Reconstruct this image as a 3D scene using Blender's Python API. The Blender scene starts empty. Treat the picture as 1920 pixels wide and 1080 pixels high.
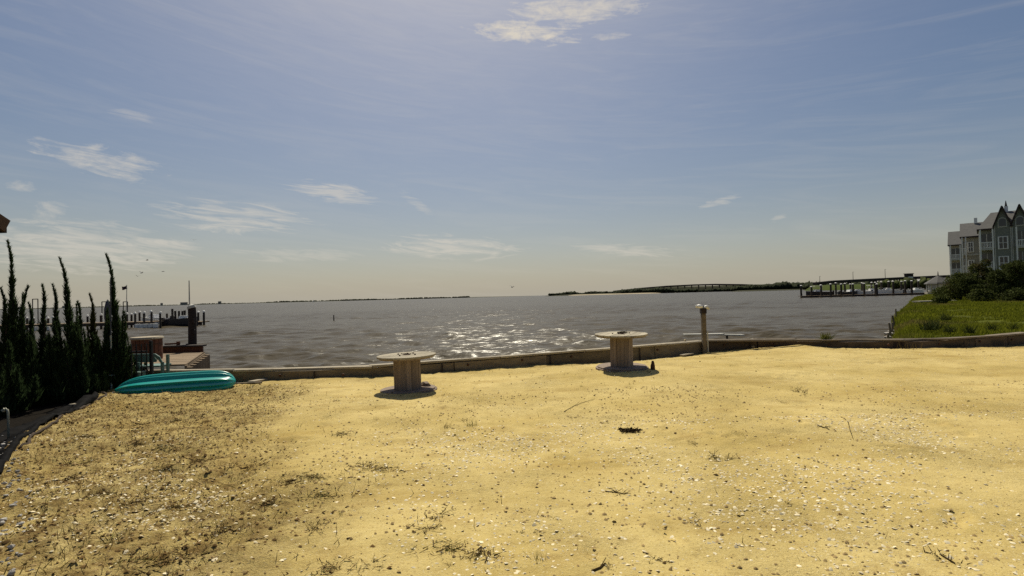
import bpy, math, random
import numpy as np
from mathutils import Vector, Matrix

R = math.radians
random.seed(7)
rng = np.random.default_rng(11)
SC = bpy.context.scene
COL = SC.collection

# ------------------------------------------------------------------ camera
F_PX = 954.0            # focal length in photograph pixels (1920 wide)
CAM_H = 1.7
cam_d = bpy.data.cameras.new('camera')
cam_d.sensor_width = 36.0
cam_d.lens = 36.0 * F_PX / 1920.0
cam_d.clip_start = 0.05
cam_d.clip_end = 80000
cam = bpy.data.objects.new('camera', cam_d)
COL.objects.link(cam)
CAM_R = Matrix.Rotation(R(90 + 0.93), 3, 'X') @ Matrix.Rotation(R(-1.5), 3, 'Z')
cam.matrix_world = Matrix.Translation((0, 0, CAM_H)) @ CAM_R.to_4x4()
SC.camera = cam

# ------------------------------------------------------------------ light and sky
SUN_EL, SUN_AZ = 54.0, -7.5       # azimuth measured from +Y, negative to the left
SC.view_settings.view_transform = 'Standard'
SC.view_settings.look = 'None'
SC.view_settings.gamma = 1.0
SC.view_settings.exposure = 0.12
SC.view_settings.use_curve_mapping = False
SC.render.engine = 'CYCLES'
SC.cycles.use_denoising = False
SC.cycles.max_bounces = 4
SC.cycles.sample_clamp_indirect = 4.0
SKY_STRENGTH = 0.053

def ray(px, py):
    d = CAM_R @ Vector(((px - 960) / F_PX, (540 - py) / F_PX, -1.0))
    return d

def on_plane(px, py, z=0.0):
    d = ray(px, py)
    t = (z - CAM_H) / d.z
    return Vector((d.x * t, d.y * t, z))

def at_depth(px, py, Y):
    d = ray(px, py)
    t = Y / d.y
    return Vector((d.x * t, Y, CAM_H + d.z * t))

def make_world():
    w = bpy.data.worlds.new('World')
    w.cycles.sampling_method = 'MANUAL'
    w.cycles.sample_map_resolution = 512
    SC.world = w
    w.use_nodes = True
    nt = w.node_tree
    nt.nodes.clear()
    N, L = nt.nodes.new, nt.links.new

    def put(sock, v):
        if isinstance(v, (int, float)):
            sock.default_value = v
        else:
            L(v, sock)

    def mth(op, a, b=None, c=None, clamp=False):
        n = N('ShaderNodeMath')
        n.operation = op
        n.use_clamp = clamp
        put(n.inputs[0], a)
        if b is not None:
            put(n.inputs[1], b)
        if c is not None:
            put(n.inputs[2], c)
        return n.outputs[0]

    sky = N('ShaderNodeTexSky')
    sky.sky_type = 'NISHITA'
    sky.sun_disc = False
    sky.sun_elevation = R(SUN_EL)
    sky.sun_rotation = R(SUN_AZ)
    sky.altitude = 0
    sky.air_density = 1.0
    sky.dust_density = 1.2
    sky.ozone_density = 1.0
    tc = N('ShaderNodeTexCoord')
    sep = N('ShaderNodeSeparateXYZ')
    L(tc.outputs['Generated'], sep.inputs[0])
    x, y, z = sep.outputs
    az = mth('MULTIPLY', mth('ARCTAN2', x, y), 180 / math.pi)
    el = mth('MULTIPLY', mth('ARCSINE', z), 180 / math.pi)
    # wisps: direction space, stretched sideways, warped
    comb = N('ShaderNodeCombineXYZ')
    put(comb.inputs[0], mth('MULTIPLY', az, 0.17))
    put(comb.inputs[1], mth('MULTIPLY', mth('ADD', el, mth('MULTIPLY', az, 0.10)), 1.15))
    comb.inputs[2].default_value = 3.7
    n1 = N('ShaderNodeTexNoise')
    n1.inputs['Scale'].default_value = 1.0
    n1.inputs['Detail'].default_value = 9
    n1.inputs['Roughness'].default_value = 0.62
    n1.inputs['Distortion'].default_value = 1.6
    L(comb.outputs[0], n1.inputs['Vector'])
    wisp = n1.outputs['Fac']
    comb2 = N('ShaderNodeCombineXYZ')
    put(comb2.inputs[0], mth('MULTIPLY', az, 0.45))
    put(comb2.inputs[1], mth('MULTIPLY', el, 0.8))
    n2 = N('ShaderNodeTexNoise')
    n2.inputs['Scale'].default_value = 1.0
    n2.inputs['Detail'].default_value = 10
    n2.inputs['Roughness'].default_value = 0.66
    n2.inputs['Distortion'].default_value = 0.4
    L(comb2.outputs[0], n2.inputs['Vector'])
    puff = n2.outputs['Fac']
    # clouds seen over the bay: px, py, half width, half height, slope, strength, puffiness
    clouds = [
        (195, 303, 138, 30, 0.12, .8, .5), (100, 394, 42, 24, -0.2, .45, .9), (38, 346, 34, 15, 0, .45, .9),
        (245, 216, 60, 10, 0.05, .35, .3), (160, 462, 215, 54, 0.03, .7, .2), (440, 410, 150, 32, 0.02, .65, .1),
        (520, 405, 60, 13, 0.15, .4, .1), (625, 362, 85, 22, 0.12, .7, .1), (782, 382, 34, 12, 0.55, .45, .1),
        (850, 463, 145, 24, 0.02, .75, .15), (1185, 470, 110, 13, 0.1, .6, .1), (1350, 378, 42, 9, -0.18, .5, .1),
        (1460, 408, 20, 7, -0.3, .4, .1), (985, 60, 115, 24, 0.10, 1.3, .5), (1080, 16, 140, 36, 0.0, 1.0, .5),
        (1140, 68, 45, 8, 0.05, .6, .5), (560, 478, 120, 14, 0.0, .35, .1), (1060, 330, 70, 12, .1, .0, .1),
        # further clouds outside the frame, the same kind of sky
        (-420, 330, 200, 40, 0.1, .8, .6), (2300, 300, 180, 30, 0.05, .7, .4), (2500, 420, 220, 30, 0.0, .6, .2),
    ]
    total = None
    for (cx, cy, hw, hh, sl, st, pf) in clouds:
        if st <= 0:
            continue
        d = ray(cx, cy).normalized()
        a0 = math.degrees(math.atan2(d.x, d.y)); e0 = math.degrees(math.asin(d.z))
        dl = ray(cx - hw, cy).normalized(); dr = ray(cx + hw, cy).normalized()
        wa = 0.5 * abs(math.degrees(math.atan2(dr.x, dr.y) - math.atan2(dl.x, dl.y)))
        dt = ray(cx, cy - hh).normalized(); db = ray(cx, cy + hh).normalized()
        we = 0.5 * abs(math.degrees(math.asin(dt.z) - math.asin(db.z)))
        da = mth('SUBTRACT', az, a0)
        u = mth('DIVIDE', da, wa)
        v = mth('DIVIDE', mth('ADD', mth('SUBTRACT', el, e0), mth('MULTIPLY', da, sl)), we)
        r2 = mth('ADD', mth('MULTIPLY', u, u), mth('MULTIPLY', v, v))
        m = mth('SUBTRACT', 1.0, r2, clamp=False)
        m = mth('MAXIMUM', m, -1.0)
        nz = mth('ADD', mth('MULTIPLY', puff, pf), mth('MULTIPLY', wisp, 1 - pf))
        k = mth('ADD', mth('MULTIPLY', m, 0.55), mth('MULTIPLY', mth('SUBTRACT', nz, 0.53), 3.0))
        k = mth('MULTIPLY', mth('MULTIPLY', k, 1.7, clamp=True), st)
        k = mth('MULTIPLY', k, mth('ADD', mth('MULTIPLY', m, 1.5), 1.0, clamp=True))
        total = k if total is None else mth('MAXIMUM', total, k)
    # thin high veil everywhere
    comb3 = N('ShaderNodeCombineXYZ')
    put(comb3.inputs[0], mth('MULTIPLY', az, 0.055))
    put(comb3.inputs[1], mth('MULTIPLY', mth('ADD', el, mth('MULTIPLY', az, 0.10)), 0.55))
    comb3.inputs[2].default_value = 8.1
    n3 = N('ShaderNodeTexNoise'); n3.inputs['Detail'].default_value = 8; n3.inputs['Roughness'].default_value = .6; n3.inputs['Distortion'].default_value = 1.4; n3.inputs['Scale'].default_value = 1.0
    L(comb3.outputs[0], n3.inputs['Vector'])
    veil = mth('MULTIPLY', mth('SUBTRACT', n3.outputs['Fac'], 0.48, clamp=True), 0.5)
    total = mth('ADD', total, veil, clamp=False)
    # hazier, warmer air towards the horizon all round
    up = mth('MAXIMUM', el, 0.0)
    hz = mth('POWER', 2.718, mth('MULTIPLY', up, -1 / 9.0))
    mixh = N('ShaderNodeMix'); mixh.data_type = 'RGBA'
    hs = N('ShaderNodeHueSaturation')
    hs.inputs['Saturation'].default_value = 1.36
    hs.inputs['Hue'].default_value = 0.502
    L(sky.outputs[0], hs.inputs['Color'])
    put(mixh.inputs['Factor'], mth('MULTIPLY', hz, 0.8))
    L(hs.outputs[0], mixh.inputs['A'])
    mixh.inputs['B'].default_value = (7.5, 7.05, 5.9, 1)
    # thin haze lit round the sun
    sd = Vector((math.sin(R(SUN_AZ)) * math.cos(R(SUN_EL)), math.cos(R(SUN_AZ)) * math.cos(R(SUN_EL)), math.sin(R(SUN_EL))))
    dot = mth('ADD', mth('ADD', mth('MULTIPLY', x, sd.x), mth('MULTIPLY', y, sd.y)), mth('MULTIPLY', z, sd.z))
    ang = mth('ARCCOSINE', mth('MINIMUM', dot, 0.9999))
    aur = mth('POWER', 2.718, mth('MULTIPLY', mth('MULTIPLY', ang, ang), -1 / (0.60 * 0.60)))
    streak = mth('ADD', 0.75, mth('MULTIPLY', wisp, 0.5))
    mixa = N('ShaderNodeMix'); mixa.data_type = 'RGBA'
    put(mixa.inputs['Factor'], mth('MULTIPLY', mth('MULTIPLY', aur, streak), 0.55))
    L(mixh.outputs['Result'], mixa.inputs['A'])
    mixa.inputs['B'].default_value = (11.5, 11.2, 11.2, 1)
    mixc = N('ShaderNodeMix'); mixc.data_type = 'RGBA'
    put(mixc.inputs['Factor'], mth('MULTIPLY', total, 0.7, clamp=True))
    L(mixa.outputs['Result'], mixc.inputs['A'])
    mixc.inputs['B'].default_value = (12.0, 11.0, 9.4, 1)
    bg = N('ShaderNodeBackground')
    L(mixc.outputs['Result'], bg.inputs['Color'])
    bg.inputs['Strength'].default_value = SKY_STRENGTH
    out = N('ShaderNodeOutputWorld')
    L(bg.outputs[0], out.inputs['Surface'])

make_world()

sun_d = bpy.data.lights.new('sun', 'SUN')
sun_d.energy = 4.6
sun_d.angle = R(0.53)
sun_d.color = (1.0, 0.92, 0.74)
sun = bpy.data.objects.new('sun', sun_d)
COL.objects.link(sun)
sdir = Vector((math.sin(R(SUN_AZ)) * math.cos(R(SUN_EL)), math.cos(R(SUN_AZ)) * math.cos(R(SUN_EL)), math.sin(R(SUN_EL))))
sun.rotation_euler = sdir.to_track_quat('Z', 'Y').to_euler()

# ------------------------------------------------------------------ materials
MATS = {}

def mat(name, c1, c2=None, scale=8.0, rough=0.85, bump=0.0, bscale=None, stretch=(1, 1, 1), detail=6,
        island=0.0, objvar=0.0, spec=0.3, c3=None, s3=1.5, t3=0.55, metallic=0.0, trans=0.0, contrast=1.0):
    if name in MATS:
        return MATS[name]
    m = bpy.data.materials.new(name)
    m.use_nodes = True
    nt = m.node_tree
    N, L = nt.nodes.new, nt.links.new
    b = nt.nodes['Principled BSDF']
    b.inputs['Roughness'].default_value = rough
    b.inputs['Specular IOR Level'].default_value = spec
    b.inputs['Metallic'].default_value = metallic
    c2 = c2 or tuple(min(1, v * 0.75) for v in c1)
    tc = N('ShaderNodeTexCoord')
    mp = N('ShaderNodeMapping')
    mp.inputs['Scale'].default_value = stretch
    L(tc.outputs['Object'], mp.inputs['Vector'])
    oi = N('ShaderNodeObjectInfo')
    vadd = N('ShaderNodeVectorMath')
    vadd.operation = 'MULTIPLY_ADD'
    L(oi.outputs['Random'], vadd.inputs[0])
    vadd.inputs[1].default_value = (17.0, 9.0, 23.0)
    L(mp.outputs[0], vadd.inputs[2])
    n = N('ShaderNodeTexNoise')
    n.inputs['Scale'].default_value = scale
    n.inputs['Detail'].default_value = detail
    n.inputs['Roughness'].default_value = 0.6
    L(vadd.outputs[0], n.inputs['Vector'])
    rmp = N('ShaderNodeMapRange')
    rmp.inputs['From Min'].default_value = 0.5 - 0.22 / contrast
    rmp.inputs['From Max'].default_value = 0.5 + 0.22 / contrast
    L(n.outputs['Fac'], rmp.inputs['Value'])
    mx = N('ShaderNodeMix'); mx.data_type = 'RGBA'
    L(rmp.outputs[0], mx.inputs['Factor'])
    mx.inputs['A'].default_value = (*c1, 1)
    mx.inputs['B'].default_value = (*c2, 1)
    col = mx.outputs['Result']
    if c3 is not None:
        n3 = N('ShaderNodeTexNoise')
        n3.inputs['Scale'].default_value = s3
        n3.inputs['Detail'].default_value = 5
        L(vadd.outputs[0], n3.inputs['Vector'])
        r3 = N('ShaderNodeMapRange')
        r3.inputs['From Min'].default_value = t3
        r3.inputs['From Max'].default_value = t3 + 0.12
        L(n3.outputs['Fac'], r3.inputs['Value'])
        m3 = N('ShaderNodeMix'); m3.data_type = 'RGBA'
        L(r3.outputs[0], m3.inputs['Factor'])
        L(col, m3.inputs['A'])
        m3.inputs['B'].default_value = (*c3, 1)
        col = m3.outputs['Result']
    if island or objvar:
        hv = N('ShaderNodeHueSaturation')
        mr = N('ShaderNodeMapRange')
        k = island or objvar
        if island:
            g = N('ShaderNodeNewGeometry')
            L(g.outputs['Random Per Island'], mr.inputs['Value'])
        else:
            L(oi.outputs['Random'], mr.inputs['Value'])
        mr.inputs['To Min'].default_value = 1 - k
        mr.inputs['To Max'].default_value = 1 + k
        L(mr.outputs[0], hv.inputs['Value'])
        L(col, hv.inputs['Color'])
        col = hv.outputs[0]
    L(col, b.inputs['Base Color'])
    if bump:
        bn = N('ShaderNodeTexNoise')
        bn.inputs['Scale'].default_value = bscale or scale * 3
        bn.inputs['Detail'].default_value = 8
        L(vadd.outputs[0], bn.inputs['Vector'])
        bp = N('ShaderNodeBump')
        bp.inputs['Strength'].default_value = bump
        bp.inputs['Distance'].default_value = 0.02
        L(bn.outputs['Fac'], bp.inputs['Height'])
        L(bp.outputs[0], b.inputs['Normal'])
    if trans:
        tr = N('ShaderNodeBsdfTranslucent')
        L(col, tr.inputs['Color'])
        ms = N('ShaderNodeMixShader')
        ms.inputs[0].default_value = trans
        L(b.outputs[0], ms.inputs[1])
        L(tr.outputs[0], ms.inputs[2])
        L(ms.outputs[0], nt.nodes['Material Output'].inputs['Surface'])
    MATS[name] = m
    return m

def sand_material():
    m = bpy.data.materials.new('shelly_sand')
    m.use_nodes = True
    nt = m.node_tree
    N, L = nt.nodes.new, nt.links.new
    b = nt.nodes['Principled BSDF']
    b.inputs['Roughness'].default_value = 0.95
    b.inputs['Specular IOR Level'].default_value = 0.15
    tc = N('ShaderNodeTexCoord')

    def noise(scale, detail, lo, hi, rough=0.6, stretch=None):
        n = N('ShaderNodeTexNoise')
        n.inputs['Scale'].default_value = scale
        n.inputs['Detail'].default_value = detail
        n.inputs['Roughness'].default_value = rough
        src = tc.outputs['Object']
        if stretch:
            mp = N('ShaderNodeMapping')
            mp.inputs['Scale'].default_value = stretch
            L(src, mp.inputs['Vector'])
            src = mp.outputs[0]
        L(src, n.inputs['Vector'])
        r = N('ShaderNodeMapRange')
        r.inputs['From Min'].default_value = lo
        r.inputs['From Max'].default_value = hi
        L(n.outputs['Fac'], r.inputs['Value'])
        return n.outputs['Fac'], r.outputs[0]

    def mix(f, a, c):
        x = N('ShaderNodeMix'); x.data_type = 'RGBA'
        L(f, x.inputs['Factor'])
        if isinstance(a, tuple):
            x.inputs['A'].default_value = (*a, 1)
        else:
            L(a, x.inputs['A'])
        x.inputs['B'].default_value = (*c, 1)
        return x.outputs['Result']

    _, f1 = noise(0.55, 6, 0.40, 0.62)
    c = mix(f1, (0.560, 0.438, 0.175), (0.450, 0.338, 0.112))
    _, f2 = noise(1.7, 8, 0.56, 0.74, 0.65, (0.7, 1.4, 1))
    c = mix(f2, c, (0.360, 0.248, 0.080))
    _, f3 = noise(9.0, 8, 0.52, 0.74, 0.7)
    c = mix(f3, c, (0.395, 0.290, 0.105))
    _, f4 = noise(60.0, 4, 0.56, 0.68, 0.7)
    c = mix(f4, c, (0.270, 0.185, 0.062))
    _, f5 = noise(85.0, 3, 0.62, 0.70, 0.5)
    c = mix(f5, c, (0.62, 0.53, 0.31))
    at = N('ShaderNodeAttribute'); at.attribute_name = 'rough'
    n6 = N('ShaderNodeTexNoise'); n6.inputs['Scale'].default_value = 4.5; n6.inputs['Detail'].default_value = 8; n6.inputs['Roughness'].default_value = .72
    L(tc.outputs['Object'], n6.inputs['Vector'])
    r6 = N('ShaderNodeMapRange'); r6.inputs['From Min'].default_value = .40; r6.inputs['From Max'].default_value = .62
    L(n6.outputs['Fac'], r6.inputs['Value'])
    m6 = N('ShaderNodeMath'); m6.operation = 'MULTIPLY'; L(at.outputs['Fac'], m6.inputs[0]); L(r6.outputs[0], m6.inputs[1])
    m7 = N('ShaderNodeMath'); m7.operation = 'MULTIPLY'; L(m6.outputs[0], m7.inputs[0]); m7.inputs[1].default_value = .92
    c = mix(m7.outputs[0], c, (0.185, 0.115, 0.034))
    _, f8 = noise(0.9, 7, 0.55, 0.70, 0.6, (0.6, 1.7, 1))
    m8 = N('ShaderNodeMath'); m8.operation = 'MULTIPLY'; L(f8, m8.inputs[0]); m8.inputs[1].default_value = .55
    c = mix(m8.outputs[0], c, (0.31, 0.205, 0.050))
    L(c, b.inputs['Base Color'])
    h1, _ = noise(26.0, 6, 0, 1, 0.72)
    h2, _ = noise(110.0, 3, 0, 1, 0.6)
    ad = N('ShaderNodeMath'); ad.operation = 'MULTIPLY_ADD'
    L(h2, ad.inputs[0]); ad.inputs[1].default_value = 0.45; L(h1, ad.inputs[2])
    bp = N('ShaderNodeBump')
    _, fs = noise(0.8, 4, 0.42, 0.66)
    sm = N('ShaderNodeMath'); sm.operation = 'MULTIPLY_ADD'; L(fs, sm.inputs[0]); sm.inputs[1].default_value = .6; sm.inputs[2].default_value = .34
    sm2 = N('ShaderNodeMath'); sm2.operation = 'MULTIPLY_ADD'; L(at.outputs['Fac'], sm2.inputs[0]); sm2.inputs[1].default_value = .5; L(sm.outputs[0], sm2.inputs[2])
    L(sm2.outputs[0], bp.inputs['Strength'])
    bp.inputs['Distance'].default_value = 0.03
    L(ad.outputs[0], bp.inputs['Height'])
    L(bp.outputs[0], b.inputs['Normal'])
    return m

def water_material():
    m = bpy.data.materials.new('bay_water')
    m.use_nodes = True
    nt = m.node_tree
    N, L = nt.nodes.new, nt.links.new
    b = nt.nodes['Principled BSDF']
    b.inputs['Base Color'].default_value = (0.078, 0.064, 0.040, 1)
    b.inputs['Specular IOR Level'].default_value = 0.13
    b.inputs['Roughness'].default_value = 0.30
    b.inputs['IOR'].default_value = 1.33
    tc = N('ShaderNodeTexCoord')
    hs = None
    for sc, amp, st in ((2.2, 0.55, (0.55, 1.7, 1)), (0.7, 1.2, (0.45, 1.8, 1))):
        mp = N('ShaderNodeMapping')
        mp.inputs['Scale'].default_value = st
        mp.inputs['Rotation'].default_value = (0, 0, R(8))
        L(tc.outputs['Object'], mp.inputs['Vector'])
        n = N('ShaderNodeTexNoise')
        n.inputs['Scale'].default_value = sc
        n.inputs['Detail'].default_value = 3
        n.inputs['Roughness'].default_value = 0.5
        n.inputs['Distortion'].default_value = 0.3
        L(mp.outputs[0], n.inputs['Vector'])
        k = N('ShaderNodeMath'); k.operation = 'MULTIPLY'
        L(n.outputs['Fac'], k.inputs[0]); k.inputs[1].default_value = amp
        if hs is None:
            hs = k.outputs[0]
        else:
            a = N('ShaderNodeMath'); a.operation = 'ADD'
            L(hs, a.inputs[0]); L(k.outputs[0], a.inputs[1]); hs = a.outputs[0]
    bp = N('ShaderNodeBump')
    bp.inputs['Strength'].default_value = 0.85
    bp.inputs['Distance'].default_value = 0.165
    L(hs, bp.inputs['Height'])
    L(bp.outputs[0], b.inputs['Normal'])
    return m

SAND = sand_material()
WATER = water_material()
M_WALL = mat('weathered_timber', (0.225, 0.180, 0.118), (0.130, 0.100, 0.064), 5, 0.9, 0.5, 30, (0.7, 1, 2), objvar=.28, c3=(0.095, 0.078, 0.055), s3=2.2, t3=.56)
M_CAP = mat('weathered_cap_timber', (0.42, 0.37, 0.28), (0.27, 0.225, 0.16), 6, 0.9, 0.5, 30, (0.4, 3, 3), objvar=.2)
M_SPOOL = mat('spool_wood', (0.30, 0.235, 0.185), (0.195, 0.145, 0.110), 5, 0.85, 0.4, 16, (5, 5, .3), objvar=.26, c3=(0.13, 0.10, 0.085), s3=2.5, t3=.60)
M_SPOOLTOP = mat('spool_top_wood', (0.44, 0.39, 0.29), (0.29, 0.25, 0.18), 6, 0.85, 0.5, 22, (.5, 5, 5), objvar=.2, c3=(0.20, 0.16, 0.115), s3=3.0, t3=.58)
M_DARKWOOD = mat('dark_wet_timber', (0.050, 0.036, 0.030), (0.026, 0.018, 0.016), 8, 0.8, 0.4, 30, (4, 4, .6), objvar=.2)
M_REDWOOD = mat('red_brown_wood', (0.16, 0.065, 0.035), (0.09, 0.035, 0.02), 7, 0.8, 0.4, 28, (4, 4, .6), objvar=.2)
M_DECK = mat('deck_boards', (0.27, 0.20, 0.125), (0.17, 0.12, 0.075), 7, 0.85, 0.4, 30, (.6, 4, 4), objvar=.2)
M_WHITE = mat('white_paint', (0.80, 0.79, 0.75), (0.66, 0.64, 0.59), 6, 0.5, 0.1, objvar=.06)
M_OFFWHITE = mat('off_white_trim', (0.50, 0.49, 0.44), (0.40, 0.39, 0.34), 4, 0.6, 0.05)
M_BLACK = mat('black_metal', (0.018, 0.018, 0.019), (0.010, 0.010, 0.011), 20, 0.45, 0.1)
M_FABRIC = mat('black_landscape_fabric', (0.0075, 0.007, 0.0075), (0.004, 0.004, 0.0045), 9, 0.8, 0.6, 14, spec=.04)
M_KAYAK = mat('teal_plastic', (0.012, 0.330, 0.300), (0.008, 0.260, 0.240), 2.5, 0.30, 0.06, 18, (.6, 3, 3), spec=.5, c3=(0.10, 0.34, 0.30), s3=5, t3=.60)
M_KAYAKD = mat('dark_teal_plastic', (0.006, 0.105, 0.110), (0.004, 0.07, 0.075), 4, 0.4, 0.05, spec=.5)
M_BENCH = mat('faded_green_plastic', (0.15, 0.235, 0.205), (0.10, 0.17, 0.15), 5, 0.55, 0.1)
M_JUNIPER = mat('juniper_needles', (0.042, 0.066, 0.026), (0.026, 0.042, 0.018), 3, 0.7, island=.5, trans=.45, spec=.04)
M_OLIVE = mat('olive_leaves', (0.060, 0.062, 0.016), (0.035, 0.040, 0.012), 3, 0.7, island=.45, trans=.2, spec=.04)
M_BARK = mat('bark', (0.075, 0.052, 0.036), (0.04, 0.028, 0.02), 9, 0.95, 0.6, 30, (3, 3, .5))
M_SHRUB = mat('shrub_leaves', (0.085, 0.098, 0.024), (0.052, 0.064, 0.018), 0.35, 0.75, island=.5, trans=.25, c3=(0.085, 0.062, 0.028), s3=.5, t3=.55, spec=.04)
M_SHRUB2 = mat('dark_shrub_leaves', (0.062, 0.074, 0.020), (0.034, 0.044, 0.013), 0.4, 0.75, island=.5, trans=.22, spec=.04)
M_MARSH = mat('marsh_grass', (0.180, 0.190, 0.016), (0.115, 0.130, 0.012), 0.22, 0.8, island=.35, trans=.4, c3=(0.18, 0.15, 0.045), s3=.12, t3=.55, spec=.04)
M_MARSHGROUND = mat('marsh_soil', (0.085, 0.095, 0.012), (0.055, 0.064, 0.010), 0.6, 0.95, 0.6, 5, c3=(0.08, 0.07, 0.03), s3=.3, t3=.6, spec=.04)
M_BED = mat('mulch', (0.014, 0.011, 0.008), (0.007, 0.006, 0.005), 14, 0.95, 0.8, 40, spec=.04)
M_LAWN = mat('lawn_blades', (0.060, 0.095, 0.018), (0.035, 0.06, 0.012), 2, 0.8, island=.3, trans=.3, spec=.04)
M_SHELL = mat('shell_chips', (0.74, 0.66, 0.46), (0.52, 0.42, 0.24), 3, 0.6, island=.3)
M_CRUMB = mat('brown_litter', (0.150, 0.092, 0.034), (0.07, 0.042, 0.018), 3, 0.9, island=.5, spec=.04)
M_PEBBLE = mat('sand_clods', (0.36, 0.26, 0.11), (0.25, 0.17, 0.07), 3, 0.95, island=.3)
M_DRY = mat('dry_weed', (0.165, 0.125, 0.040), (0.085, 0.062, 0.022), 3, 0.85, island=.4, trans=.2)
M_GREENWEED = mat('green_weed', (0.125, 0.130, 0.026), (0.08, 0.085, 0.02), 3, 0.8, island=.3, trans=.3)
M_STONE = mat('pale_stone', (0.40, 0.38, 0.35), (0.20, 0.185, 0.17), 9, 0.9, 0.5, 20, objvar=.25)
M_TANSTONE = mat('tan_stone', (0.46, 0.38, 0.24), (0.28, 0.22, 0.13), 7, 0.9, 0.5, 20, objvar=.2)
M_ROOF = mat('grey_shingles', (0.115, 0.112, 0.108), (0.075, 0.073, 0.072), 2, 0.9, 0.4, 6, (1, 1, 3))
M_SIDING = mat('grey_green_siding', (0.22, 0.225, 0.19), (0.18, 0.185, 0.155), 1.5, 0.8, 0.1, objvar=.06)
M_TAN = mat('tan_siding', (0.36, 0.33, 0.26), (0.30, 0.27, 0.21), 1.2, 0.8, 0.1)
M_GLASS = mat('window_glass', (0.020, 0.024, 0.028), (0.012, 0.014, 0.018), .6, 0.08, spec=.6)
M_HOUSE = mat('brown_shingle_siding', (0.12, 0.075, 0.05), (0.08, 0.05, 0.035), 5, 0.85, 0.4, 14)
M_FAR = mat('far_trees', (0.030, 0.036, 0.018), (0.018, 0.022, 0.012), .02, 0.9, island=.4, spec=.04)
M_FARLAND = mat('far_land', (0.060, 0.060, 0.038), (0.038, 0.040, 0.024), .01, 0.95, spec=.04)
M_FARGREEN = mat('far_marsh', (0.062, 0.082, 0.020), (0.048, 0.06, 0.018), .02, 0.95, spec=.04)
M_FARSAND = mat('far_sand', (0.42, 0.36, 0.24), (0.32, 0.26, 0.17), .02, 0.95)
M_CONC = mat('bridge_concrete', (0.105, 0.10, 0.09), (0.07, 0.066, 0.06), .1, 0.9)
M_PILE = mat('creosote_pile', (0.055, 0.045, 0.036), (0.03, 0.024, 0.02), 4, 0.9, 0.3, 12, (3, 3, .5), objvar=.3)
M_GULL = mat('gull_grey_white', (0.34, 0.34, 0.34), (0.16, 0.16, 0.17), 6, 0.8)
M_GREYCLOTH = mat('grey_canvas', (0.105, 0.105, 0.125), (0.075, 0.075, 0.09), 6, 0.9, 0.2)
M_FLAG = mat('dark_flag_cloth', (0.075, 0.035, 0.035), (0.03, 0.03, 0.06), 2.2, 0.8, trans=.3, contrast=2.5)
M_HULL = mat('white_gelcoat', (0.80, 0.79, 0.76), (0.70, 0.68, 0.65), 2, 0.35, objvar=.1)
M_NAVY = mat('dark_hull', (0.040, 0.036, 0.040), (0.025, 0.022, 0.026), 3, 0.4)
M_RUST = mat('rusty_metal', (0.10, 0.045, 0.022), (0.05, 0.022, 0.014), 12, 0.8, 0.4)
M_PVC = mat('aged_pvc', (0.34, 0.34, 0.27), (0.25, 0.25, 0.19), 10, 0.5, 0.1)
M_DARKCLUMP = mat('dark_seaweed', (0.060, 0.040, 0.018), (0.030, 0.020, 0.010), 8, 0.9, 0.3, island=.4, spec=.04)

# ------------------------------------------------------------------ mesh helpers
class MB:
    def __init__(s):
        s.v, s.f = [], []

    def add(s, vs, fs):
        o = len(s.v)
        s.v += [tuple(p) for p in vs]
        s.f += [tuple(i + o for i in f) for f in fs]
        return s

    def box(s, c, size, rot=None):
        hx, hy, hz = size[0] / 2, size[1] / 2, size[2] / 2
        vs = [Vector((sx * hx, sy * hy, sz * hz)) for sz in (-1, 1) for sy in (-1, 1) for sx in (-1, 1)]
        if rot is not None:
            vs = [rot @ p for p in vs]
        c = Vector(c)
        return s.add([p + c for p in vs], [(0, 2, 3, 1), (4, 5, 7, 6), (0, 1, 5, 4), (2, 6, 7, 3), (0, 4, 6, 2), (1, 3, 7, 5)])

    def bar(s, a, b, w, h, up=Vector((0, 0, 1))):
        a, b = Vector(a), Vector(b)
        d = (b - a)
        x = d.normalized()
        if abs(x.dot(up)) > 0.99:
            up = Vector((0, 1, 0))
        y = up.cross(x).normalized()
        z = x.cross(y)
        return s.box((a + b) / 2, (d.length, w, h), Matrix((x, y, z)).transposed())

    def tube(s, pts, radii, n=8, cap=True):
        pts = [Vector(p) for p in pts]
        if isinstance(radii, (int, float)):
            radii = [radii] * len(pts)
        vs = []
        for i, p in enumerate(pts):
            d = (pts[min(i + 1, len(pts) - 1)] - pts[max(i - 1, 0)]).normalized()
            u = Vector((1, 0, 0)) if abs(d.x) < 0.9 else Vector((0, 1, 0))
            a = d.cross(u).normalized(); b = d.cross(a)
            for k in range(n):
                t = 2 * math.pi * k / n
                vs.append(p + (a * math.cos(t) + b * math.sin(t)) * radii[i])
        fs = [(i * n + k, i * n + (k + 1) % n, (i + 1) * n + (k + 1) % n, (i + 1) * n + k) for i in range(len(pts) - 1) for k in range(n)]
        if cap:
            fs.append(tuple(range(n - 1, -1, -1)))
            fs.append(tuple((len(pts) - 1) * n + k for k in range(n)))
        return s.add(vs, fs)

    def prism(s, poly, direction):
        n = len(poly)
        d = Vector(direction)
        vs = [Vector(p) for p in poly] + [Vector(p) + d for p in poly]
        return s.add(vs, [tuple(range(n - 1, -1, -1)), tuple(range(n, 2 * n))] + [(i, (i + 1) % n, n + (i + 1) % n, n + i) for i in range(n)])

    def build(s, name, material, parent=None, bevel=0.0, smooth=False):
        me = bpy.data.meshes.new(name)
        me.from_pydata(s.v, [], s.f)
        return link(name, me, material, parent, bevel, smooth)

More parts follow.
